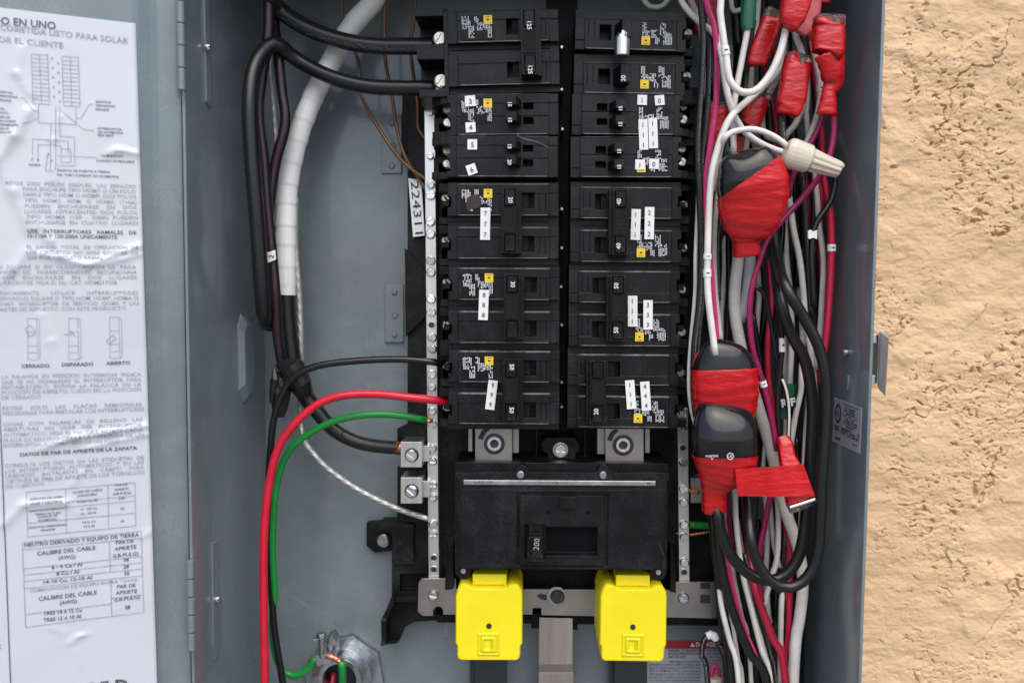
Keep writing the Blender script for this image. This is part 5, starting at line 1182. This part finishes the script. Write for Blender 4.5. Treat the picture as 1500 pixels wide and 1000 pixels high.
wire('insulated_wire', 'black wire dropping out of the clear ended red connector', 'wire', [(1144, 155), (1145, 185), (1147, 215), (1154, 250)], 0.030, 6.0, 'wire black printed', BB)
wire('insulated_wire', 'pair of black leads hanging behind the white wire in the green joint', 'wire', [(1104, 30), (1097, 80), (1090, 140), (1086, 200)], 0.048, 4.0, 'wire black printed', BB)
wire('insulated_wire', 'black wire between the tan nut wires and the red connectors', 'wire', [(1124, 150), (1128, 190), (1122, 230)], 0.056, 6.0, 'cable matte', BB)
wire('heavy_cable', 'heavy black cable looping from the lowest splice cap, inner of two loops', 'cable', [(1046, 735, 0.030), (1050, 752), (1058, 784), (1076, 820), (1106, 845), (1138, 848), (1164, 826), (1177, 785), (1184, 710), (1189, 640), (1190, 590), (1180, 530), (1157, 486), (1143, 440), (1136, 390, 0.042), (1130, 330, 0.055), (1126, 260, 0.065)], 0.026, 8.6, 'cable matte', n=20)
wire('heavy_cable', 'heavy black cable hanging in the outer, lower of two loops', 'cable', [(1088, 640, 0.058), (1092, 690, 0.045), (1096, 740, 0.026), (1099, 785), (1108, 820), (1128, 850), (1156, 860), (1184, 843), (1199, 800), (1204, 700), (1210, 620), (1210, 560), (1200, 510), (1178, 466), (1152, 422), (1140, 385, 0.034), (1134, 330, 0.05), (1132, 250, 0.062)], 0.012, 8.2, 'cable matte', n=20)

# ------------------------------------------------------------------ taped connectors
def dense(st, k=5):                          # smooth extra stations
    out = []
    for i in range(len(st) - 1):
        p = [st[max(i - 1, 0)], st[i], st[i + 1], st[min(i + 2, len(st) - 1)]]
        for j in range(k):
            t = j / k
            out.append(tuple(0.5 * (2 * p[1][c] + (p[2][c] - p[0][c]) * t + (2 * p[0][c] - 5 * p[1][c] + 4 * p[2][c] - p[3][c]) * t * t + (3 * p[1][c] - p[0][c] - 3 * p[2][c] + p[3][c]) * t ** 3) for c in range(5)))
    out.append(st[-1]); return out
def connector(label, clear, red, tail=None, seed=0, mat_='red tape', cap=True, tape_label=None):
    """clear = (x0,y0,x1,y1,half width) axis of the clear end; red = loft stations of the tape"""
    t = thing('taped_connector', label, 'connector', at(red[-1][0], red[-1][1], red[-1][2]), 'red taped connectors')
    rd = dense(red, 4); rnd = random.Random(seed); lay = []
    for k, s_ in enumerate(rd):              # overlapping turns of tape
        wv = 0.9 * ((k + seed) % 4) / 4.0 + rnd.uniform(-0.25, 0.25); lay.append((s_[0] + rnd.uniform(-.4, .4), s_[1], s_[2], s_[3] + wv, s_[4] + wv))
    obj('tape_wrap', loft(lay, 32, 3.6, 0.006, seed), mat_, t, smooth=True)
    if clear:
        x0, y0, x1, y1, hw, Y = clear
        st = [(x0, y0, Y, hw * 0.92, hw * 0.50), (x0 * 0.9 + x1 * 0.1, y0 * 0.9 + y1 * 0.1, Y, hw, hw * 0.56), (x1, y1, Y, hw, hw * 0.56)]
        obj('clear_end', loft(st, 24, 5.0), 'clear plastic', t)
        for k in (-0.5, 0.0, 0.5):
            obj('contact_blade', loft([(x0 * 0.72 + x1 * 0.28 + k * hw, y0 * 0.72 + y1 * 0.28, Y, hw * 0.13, hw * 0.2), (x1 + k * hw, y1, Y, hw * 0.16, hw * 0.2)], 8), 'blade orange', t)
    if tail: obj('tape_twist', loft(dense(tail, 3), 18, 2.2, 0.06, seed + 5), mat_, t, smooth=True)
    return t
connector('red taped connector with clear end and long twisted tail by the right wall', (1215, 24, 1214, 42, 21.5, 0.014),
    [(1214, 36, 0.014, 21.5, 12.5), (1213.5, 44, 0.014, 22, 13), (1213, 74, 0.014, 22, 13), (1212, 79, 0.014, 20, 12)],
    [(1213, 76, 0.014, 21, 11), (1218, 92, 0.015, 19, 11), (1220, 108, 0.016, 17, 10), (1220, 122, 0.018, 15, 9), (1214, 134, 0.018, 10, 8), (1213, 150, 0.018, 12, 8), (1211, 168, 0.018, 15, 7)], 1)
connector('upright red taped connector with a clear end above black leads', (1171, 81, 1167, 98, 19.0, 0.024),
    [(1168, 94, 0.024, 19.3, 11), (1167, 100, 0.024, 19.6, 11.3), (1160, 140, 0.024, 19.5, 11), (1156, 158, 0.024, 18, 10), (1151, 167, 0.024, 13, 8)], None, 2)
connector('small red taped connector with a clear end behind the U shaped white wire', (1117, 134, 1110, 150, 14.0, 0.044),
    [(1112, 144, 0.044, 14.3, 9), (1109, 153, 0.044, 14.6, 9), (1101, 176, 0.044, 14, 8.5), (1097, 186, 0.044, 11, 7)], None, 3)
connector('tilted red taped connector with a clear end beside the green joint', (1136, 16, 1128, 34, 13.5, 0.036),
    [(1131, 28, 0.036, 13.8, 9), (1128, 38, 0.036, 14.4, 9.4), (1119, 62, 0.036, 15, 9.4), (1112, 80, 0.036, 14, 9), (1108, 96, 0.036, 12.5, 8)], None, 4)
connector('bright red tape wrapped bundle hanging over the top edge of the connectors', None,
    [(1172, -30, 0.012, 20, 12), (1167, 0, 0.012, 20, 12), (1162, 20, 0.012, 19, 12), (1157, 34, 0.012, 15, 10), (1153, 41, 0.012, 11, 7)], None, 5)
connector('pale pinkish red tape flap behind the bright red bundle', None,
    [(1192, -10, 0.030, 12, 5), (1189, 15, 0.030, 12, 5), (1182, 36, 0.030, 12, 5), (1172, 50, 0.030, 8, 4)], None, 6, 'pale red tape')
connector('red taped connector half hidden behind the pink wire', (1050, 150, 1049, 164, 14.0, 0.058),
    [(1050, 158, 0.058, 15, 9), (1049, 170, 0.058, 15.5, 9), (1044, 200, 0.058, 14, 9), (1042, 216, 0.058, 9, 7)], None, 7)
connector('dark red tape wrap in the shade above the right breakers', None,
    [(1034, -20, 0.066, 17, 9), (1033, 10, 0.066, 18, 9), (1030, 40, 0.066, 16, 9), (1028, 52, 0.066, 10, 7)], None, 8)
connector('crumpled red tape wrap behind the upper splice cap', None,
    [(1084, 190, 0.062, 14, 7), (1083, 205, 0.062, 14, 7), (1082, 225, 0.062, 10, 6)], None, 9)
connector('red tape wrap at the very top between the clear ends', None,
    [(1205, -30, 0.040, 10, 7), (1208, -8, 0.040, 10, 7), (1208, 6, 0.040, 7, 5)], None, 10)
connector('narrow red taped joint on the deep black wires', None,
    [(1142, 75, 0.064, 10, 7), (1140, 95, 0.064, 11, 7), (1136, 118, 0.064, 9, 6)], None, 11)
# green taped joints
gj = thing('green_joint', 'green taped joint on a white and a black wire at the top', 'tape joint', at(1097, 44, 0.03))
obj('tape_wrap', loft([(1097, -40, 0.034, 9, 8), (1097, 0, 0.034, 10.5, 9), (1096, 25, 0.034, 10.5, 9), (1095, 38, 0.034, 10, 8), (1096, 45, 0.034, 7.5, 7)], 16, 2.4, 0.05, 4), 'green tape', gj)
gj = thing('green_joint', 'small green taped joint peeking over the upper splice cap', 'tape joint', at(1073, 228, 0.04))
obj('tape_wrap', loft([(1071, 216, 0.042, 4, 4), (1071, 222, 0.042, 7, 6), (1073, 232, 0.042, 7, 6)], 14, 2.4, 0.05, 6), 'green tape', gj)
gj = thing('green_joint', 'green taped flag with white lettering behind the red flag', 'tape joint', at(1158, 615, 0.05))
obj('tape_wrap', loft([(1158, 562, 0.056, 9, 6), (1157, 575, 0.056, 9.5, 6), (1151, 598, 0.056, 8, 6), (1146, 612, 0.056, 6, 5)], 14, 3, 0.04, 8), 'green tape', gj)
fl = obj('flag', prism([(1143, 583), (1166, 580), (1166, 595), (1143, 598)], 0.0485, 0.0012), 'dark label', gj)
obj('printed_text', text('R F', (1145, 596), (1166, 593), 11, onY(0.0478), 0.05), 'white tag', fl)

# ------------------------------------------------------------------ black splice caps bound in red tape
def cut(geo, p0, n):                         # keep the part of a solid below a plane
    bm = bmesh.new(); vs_ = [bm.verts.new(v) for v in geo[0]]
    for f in geo[1]: bm.faces.new([vs_[i] for i in f])
    bmesh.ops.bisect_plane(bm, geom=bm.verts[:] + bm.edges[:] + bm.faces[:], plane_co=p0, plane_no=n, clear_outer=True)
    bm.verts.index_update()
    r = ([v.co.copy() for v in bm.verts], [tuple(v.index for v in f.verts) for f in bm.faces]); bm.free(); return r
def dent(geo, cx_, cy_, Y, r, amt):          # soft saddle pressed into a surface
    c = at(cx_, cy_, Y)
    rr = r * scale(Y); V = []
    for v in geo[0]:
        d = (v - c).length / rr
        V.append(v + Vector((0, 0.35, -1)) * (amt * scale(Y) * math.exp(-d * d)))
    return V, geo[1]
def splice(label, st, cut_a, cut_b, keep, tape_noise, seed, dents=(), Yc=0.0, tape_st=None):
    t = thing('splice_cap', label, 'splice connector', at(st[0][0], st[0][1], st[0][2]), 'black splice caps')
    g = loft(dense(st, 6), 40, 2.7)
    for d in dents: g = dent(g, *d)
    obj('black_cap', g, 'black cap', t, smooth=True)
    ts = dense(tape_st or st, 7); rnd = random.Random(seed); st2 = []
    for k, s in enumerate(ts):
        wv = 1.1 + 1.5 * ((k % 5) / 5.0) + rnd.uniform(-0.3, 0.3)
        st2.append((s[0], s[1], s[2], s[3] + wv, s[4] + wv))
    g2 = loft(st2, 40, 2.7, tape_noise * 0.6, seed)
    a, b_ = at(*cut_a, Yc), at(*cut_b, Yc)
    nrm = (b_ - a).cross(Vector((0, 1, 0))).normalized()
    if nrm.z < 0: nrm = -nrm
    obj('red_tape', cut(g2, a, nrm if keep == 'below' else -nrm), 'red tape', t, smooth=True)
    return t
c1 = [(1094, 374, 0.026, 18.5, 12), (1093, 352, 0.024, 18.5, 13), (1095, 338, 0.022, 33, 19), (1099, 315, 0.020, 44, 25), (1102, 288, 0.018, 49, 28), (1100, 264, 0.016, 50, 29), (1092, 244, 0.016, 44, 27), (1085, 230, 0.016, 34, 21), (1082, 221, 0.016, 19, 12)]
splice('black two-lobed splice cap tilted in red tape below the tan wire nut', c1, (1064, 285), (1132, 236), 'below', 0.012, 21, [(1088, 214, 0.010, 20, 9)], 0.0)
c2 = [(1062, 612, 0.034, 40, 22), (1062, 598, 0.032, 44, 25), (1062, 575, 0.030, 46.5, 27), (1061, 552, 0.028, 46.5, 28), (1060, 530, 0.028, 44, 27), (1060, 515, 0.028, 36, 22), (1060, 508, 0.030, 24, 14)]
s2 = splice('domed black splice cap with a red tape skirt above another cap', c2, (1012, 545), (1110, 541), 'below', 0.014, 22, (), 0.012)
rim = [at(1016, 541, 0.030), at(1019, 525, 0.028), at(1030, 511, 0.027), at(1048, 504, 0.026), at(1066, 503, 0.026), at(1084, 507, 0.027), at(1098, 520, 0.028), at(1106, 540, 0.030)]
obj('tape_band', tube_pts(spline(rim), 2.6 * scale(0.03), 10)[:2], 'red tape', s2, smooth=True)
c3 = [(1046, 748, 0.030, 16, 12), (1046, 720, 0.028, 17, 13), (1050, 704, 0.026, 26, 17), (1056, 690, 0.024, 38, 22), (1061, 672, 0.022, 45, 26), (1062, 648, 0.020, 46.5, 27), (1061, 622, 0.022, 45, 25), (1061, 604, 0.026, 41, 20), (1061, 596, 0.030, 34, 15)]
s3 = splice('glossy black splice cap with white lettering, tape tapering to a heavy cable', c3, (1012, 672), (1112, 670), 'below', 0.012, 23, [(1061, 612, 0.004, 15, 5)], 0.010)
obj('printed_text', merge(text('POSITIVE', (1034, 669.5), (1052, 669), 3.0, onY(0.0072), 0.02), text('V', (1041, 673), (1045, 673), 3.0, onY(0.0072), 0.02), text('UL', (1066, 670), (1074, 670), 4.2, onY(0.0072), 0.01), ), 'white print', s3)
obj('printed_ring', ring(1070, 668, 5.2, 4.2, 0.0072, 0.0076, 20), 'white print', s3)
# flag of red tape
rf = thing('tape_flag', 'folded flag of red tape round a lead with a clear plastic end', 'tape', at(1150, 745, 0.02))
def ribbon(pts_top, pts_bot, n=12, wave=0.0005):
    V, F = [], []
    for i in range(n + 1):
        t = i / n; o_ = Vector((0, wave * math.sin(t * 9.0) + wave * 0.5 * math.sin(t * 23), 0))
        V += [pts_top[0].lerp(pts_top[1], t) + o_, pts_bot[0].lerp(pts_bot[1], t) + o_ * 0.6 + Vector((0, wave * math.sin(t * 5 + 1), 0))]
    k = len(V); V += [v + Vector((0, 0.0007, 0)) for v in V]
    for i in range(n):
        a = 2 * i
        F += [(a, a + 1, a + 3, a + 2), (k + a, k + a + 2, k + a + 3, k + a + 1), (a, a + 2, k + a + 2, k + a), (a + 1, k + a + 1, k + a + 3, a + 3)]
    F += [(0, k, k + 1, 1), (2 * n, 2 * n + 1, k + 2 * n + 1, k + 2 * n)]
    return V, F
obj('tape_tab', ribbon((at(1077, 687, 0.010), at(1177, 680, 0.012)), (at(1081, 727, 0.011), at(1194, 727, 0.012)), 26), 'red tape', rf, smooth=False)
obj('tape_wrap', loft([(1146, 640, 0.026, 9, 7), (1150, 650, 0.024, 11, 9), (1153, 668, 0.022, 12, 9), (1158, 684, 0.020, 16, 9), (1166, 715, 0.018, 19, 10), (1172, 734, 0.018, 21, 10)], 18, 3.0, 0.05, 9), 'red tape', rf)
obj('clear_end', loft([(1170, 728, 0.018, 21, 9.5), (1176, 742, 0.018, 21, 9)], 20, 4), 'clear plastic', rf)
obj('metal_edge', loft([(1157, 743, 0.0125, 2.5, 2), (1176, 737, 0.0125, 2.5, 2), (1194, 731, 0.0125, 2.5, 2)], 10), 'aluminium', rf)

# ------------------------------------------------------------------ wire nuts
def wire_nut(label, st, fins, cat='wire nut'):
    t = thing('wire_nut', label, cat, at(st[0][0], st[0][1], st[0][2]))
    obj('skirt', loft(st[:5], 24, 2.2), 'tan nut', t, smooth=False)
    g = loft(dense(st[4:], 3), 36, 2.0)
    V = []
    P0 = at(st[4][0], st[4][1], st[4][2]); P1 = at(st[-1][0], st[-1][1], st[-1][2]); ax = (P1 - P0).normalized()
    for v in g[0]:                           # flutes along the barrel
        r = (v - P0) - ax * (v - P0).dot(ax); side = ax.cross(Vector((0, 1, 0))).normalized()
        th = math.atan2(r.dot(ax.cross(side)), r.dot(side))
        V.append(v + r * (0.07 * math.cos(th * fins)))
    obj('barrel', (V, g[1]), 'tan nut', t, smooth=False)
    return t
wire_nut('ribbed tan wire nut joining two white wires', [(1150, 222, 0.014, 17, 15), (1154, 223.5, 0.014, 21, 17), (1160, 225.5, 0.014, 22, 18), (1184, 233, 0.014, 20, 17), (1187, 234, 0.014, 17, 15), (1190, 235, 0.014, 16, 14), (1210, 242, 0.014, 13.5, 12.5), (1228, 248, 0.014, 11.5, 11), (1230.5, 249, 0.014, 9, 8)], 10)
# small loop near the danger label
wire('insulated_wire', 'small black loop of wire with a white collar over the danger label', 'wire', [(1046, 1250), (1037, 1000), (1028, 958), (1033, 934), (1043, 931), (1056, 950), (1067, 980), (1076, 1012), (1084, 1250)], 0.068, 4.2, 'wire black printed', BB)
cl_ = tag(obj('white_collar', loft([(1035, 931, 0.067, 5.0, 5.0), (1041, 929, 0.067, 6.0, 6), (1046, 931, 0.067, 6.2, 6), (1049, 936, 0.067, 5, 5)], 16), 'white tag'), 'white plastic collar on the small black wire loop', 'collar')
wire('insulated_wire', 'small pink wire loop rising from the pale wire nut', 'wire', [(1041, 1020), (1043, 985), (1047, 975), (1052, 979), (1056, 1000), (1058, 1030)], 0.080, 3.2, 'wire pink', BP)
wire_nut('pale wire nut just showing below the danger label', [(1046, 990, 0.080, 11, 10), (1046, 993, 0.080, 13, 12), (1046, 1000, 0.080, 14, 13), (1046, 1022, 0.080, 13, 12), (1046, 1025, 0.080, 11, 10), (1046, 1028, 0.080, 10, 9), (1046, 1050, 0.080, 8, 8), (1046, 1058, 0.080, 7, 7), (1046, 1060, 0.080, 5, 5)], 10)
# leads into the right terminal bar
wire('insulated_wire', 'short green wire stub at the right terminal bar', 'wire', [(1010, 768), (1024, 769), (1042, 770), (1058, 776)], 0.082, 5.4, 'wire green')
wire('bare_cable', 'bare copper wire end below the green stub', 'wire', [(990, 781), (1004, 783), (1022, 781), (1044, 777)], 0.084, 2.4, 'copper strand')
wire('bare_cable', 'bare copper tip in the right ground lug', 'wire', [(1006, 718), (1016, 719), (1024, 720)], 0.083, 3.6, 'copper strand')
wire('heavy_cable', 'black jacketed cable leaving the right ground lug', 'cable', [(1024, 716, 0.092), (1040, 720, 0.090), (1052, 760, 0.082), (1056, 830, 0.078), (1070, 940, 0.078), (1090, 1060, 0.078)], 0.085, 7.0, 'cable matte')

# further wires packed behind the front ones
for (pts, Y, r, m_, lb, g) in (
    ([(1180, -112), (1186, 40), (1196, 120), (1204, 220), (1200, 330), (1206, 440), (1200, 560)], 0.058, 5.0, 'wire crimson', 'crimson wire running behind the white wires close to the right wall', BP),
    ([(1126, 120, 0.09), (1132, 200, 0.07), (1140, 260), (1146, 330), (1142, 400), (1150, 470)], 0.060, 4.6, 'wire black', 'glossy black wire dropping behind the magenta diagonal', BB),
    ([(1168, 220), (1176, 280), (1180, 340), (1184, 400), (1186, 460)], 0.052, 5.0, 'wire black printed', 'black printed wire under the barrel of the tan wire nut', BB),
    ([(1070, 120), (1066, 180), (1062, 240), (1056, 300), (1050, 360), (1052, 440)], 0.058, 4.4, 'wire black printed', 'black printed wire between the pink wire and the upper splice cap', BB),
    ([(1122, 100), (1132, 160), (1138, 200), (1140, 250)], 0.066, 4.6, 'wire crimson', 'crimson wire deep between the upper connectors', BP),
    ([(1046, 600), (1040, 680), (1040, 740), (1046, 800), (1052, 860), (1062, 940), (1076, 1250)], 0.068, 5.4, 'wire black', 'glossy black wire brushing the right terminal bar', BB),
    ([(1116, 620), (1110, 680), (1106, 740), (1104, 790), (1108, 840)], 0.064, 5.0, 'wire black', 'glossy black wire behind the red flag of tape', BB),
    ([(1166, 640), (1168, 700), (1166, 760), (1160, 820), (1156, 880), (1160, 960), (1166, 1250)], 0.072, 5.6, 'wire black', 'glossy black wire behind the right limbs of the cable loops', BB),
    ([(1186, 560), (1180, 640), (1176, 720), (1172, 790)], 0.066, 4.4, 'wire white', 'white wire glimpsed between the two heavy cable limbs', BW),
    ([(1102, 460), (1112, 520), (1116, 560), (1120, 620)], 0.070, 5.0, 'wire black', 'glossy black wire right of the domed splice cap', BB),
    ([(1070, 760, 0.1), (1082, 870, 0.085), (1096, 940), (1112, 1000), (1124, 1250)], 0.070, 4.6, 'wire black', 'glossy black wire under the pink printed wire at the bottom', BB),
    ([(1110, 760, 0.1), (1118, 870, 0.085), (1126, 930), (1134, 980), (1140, 1250)], 0.074, 5.0, 'wire black', 'glossy black wire under the broad crimson wire at the bottom', BB),
    ([(1060, 240), (1050, 300), (1046, 360), (1048, 430), (1056, 500)], 0.050, 4.0, 'wire white', 'white wire tucked behind the pink wire above the domed cap', BW),
    ([(1126, 380), (1130, 440), (1124, 500), (1126, 560), (1136, 620)], 0.066, 4.2, 'wire crimson', 'crimson wire in shade right of the magenta wire', BP)):
    wire('insulated_wire', lb, 'wire', pts, Y, r, m_, g)

for (pts, Y, r, m_, lb, g) in (
    ([(1060, 700, 0.08), (1066, 780), (1074, 840), (1086, 900), (1098, 960), (1112, 1250)], 0.062, 3.6, 'wire white', 'slim white wire following the pink printed wire down', BW),
    ([(1120, 700, 0.08), (1124, 780), (1122, 840), (1126, 900), (1136, 960), (1146, 1250)], 0.072, 4.2, 'wire white', 'white wire in the gap right of the broad crimson wire', BW),
    ([(1140, 420, 0.08), (1148, 480), (1150, 540), (1152, 600), (1150, 660)], 0.074, 4.4, 'wire white', 'white wire in shade behind the double marker sleeve', BW),
    ([(1180, 250, 0.08), (1184, 300), (1182, 360), (1180, 420), (1186, 480)], 0.070, 4.2, 'wire crimson', 'crimson wire in shade beside the white clip tag', BP),
    ([(1080, 60, 0.09), (1078, 110), (1086, 160), (1096, 210), (1110, 250)], 0.076, 4.0, 'wire black', 'glossy black wire behind the white wire of the green joint', BB),
    ([(1160, 200, 0.09), (1162, 250), (1166, 310), (1170, 360), (1166, 420)], 0.076, 4.0, 'wire black', 'glossy black wire directly under the skirt of the tan nut', BB),
    ([(1108, 380, 0.09), (1112, 430), (1108, 490), (1112, 560), (1118, 620), (1116, 690)], 0.078, 4.4, 'wire white', 'white wire in shade left of the pale edged black wire', BW),
    ([(1168, 880, 0.09), (1166, 930), (1160, 980), (1150, 1250)], 0.080, 5.0, 'wire black', 'glossy black wire peeking past the white sheathed cable near the bottom', BB)):
    wire('insulated_wire', lb, 'wire', pts, Y, r, m_, g)
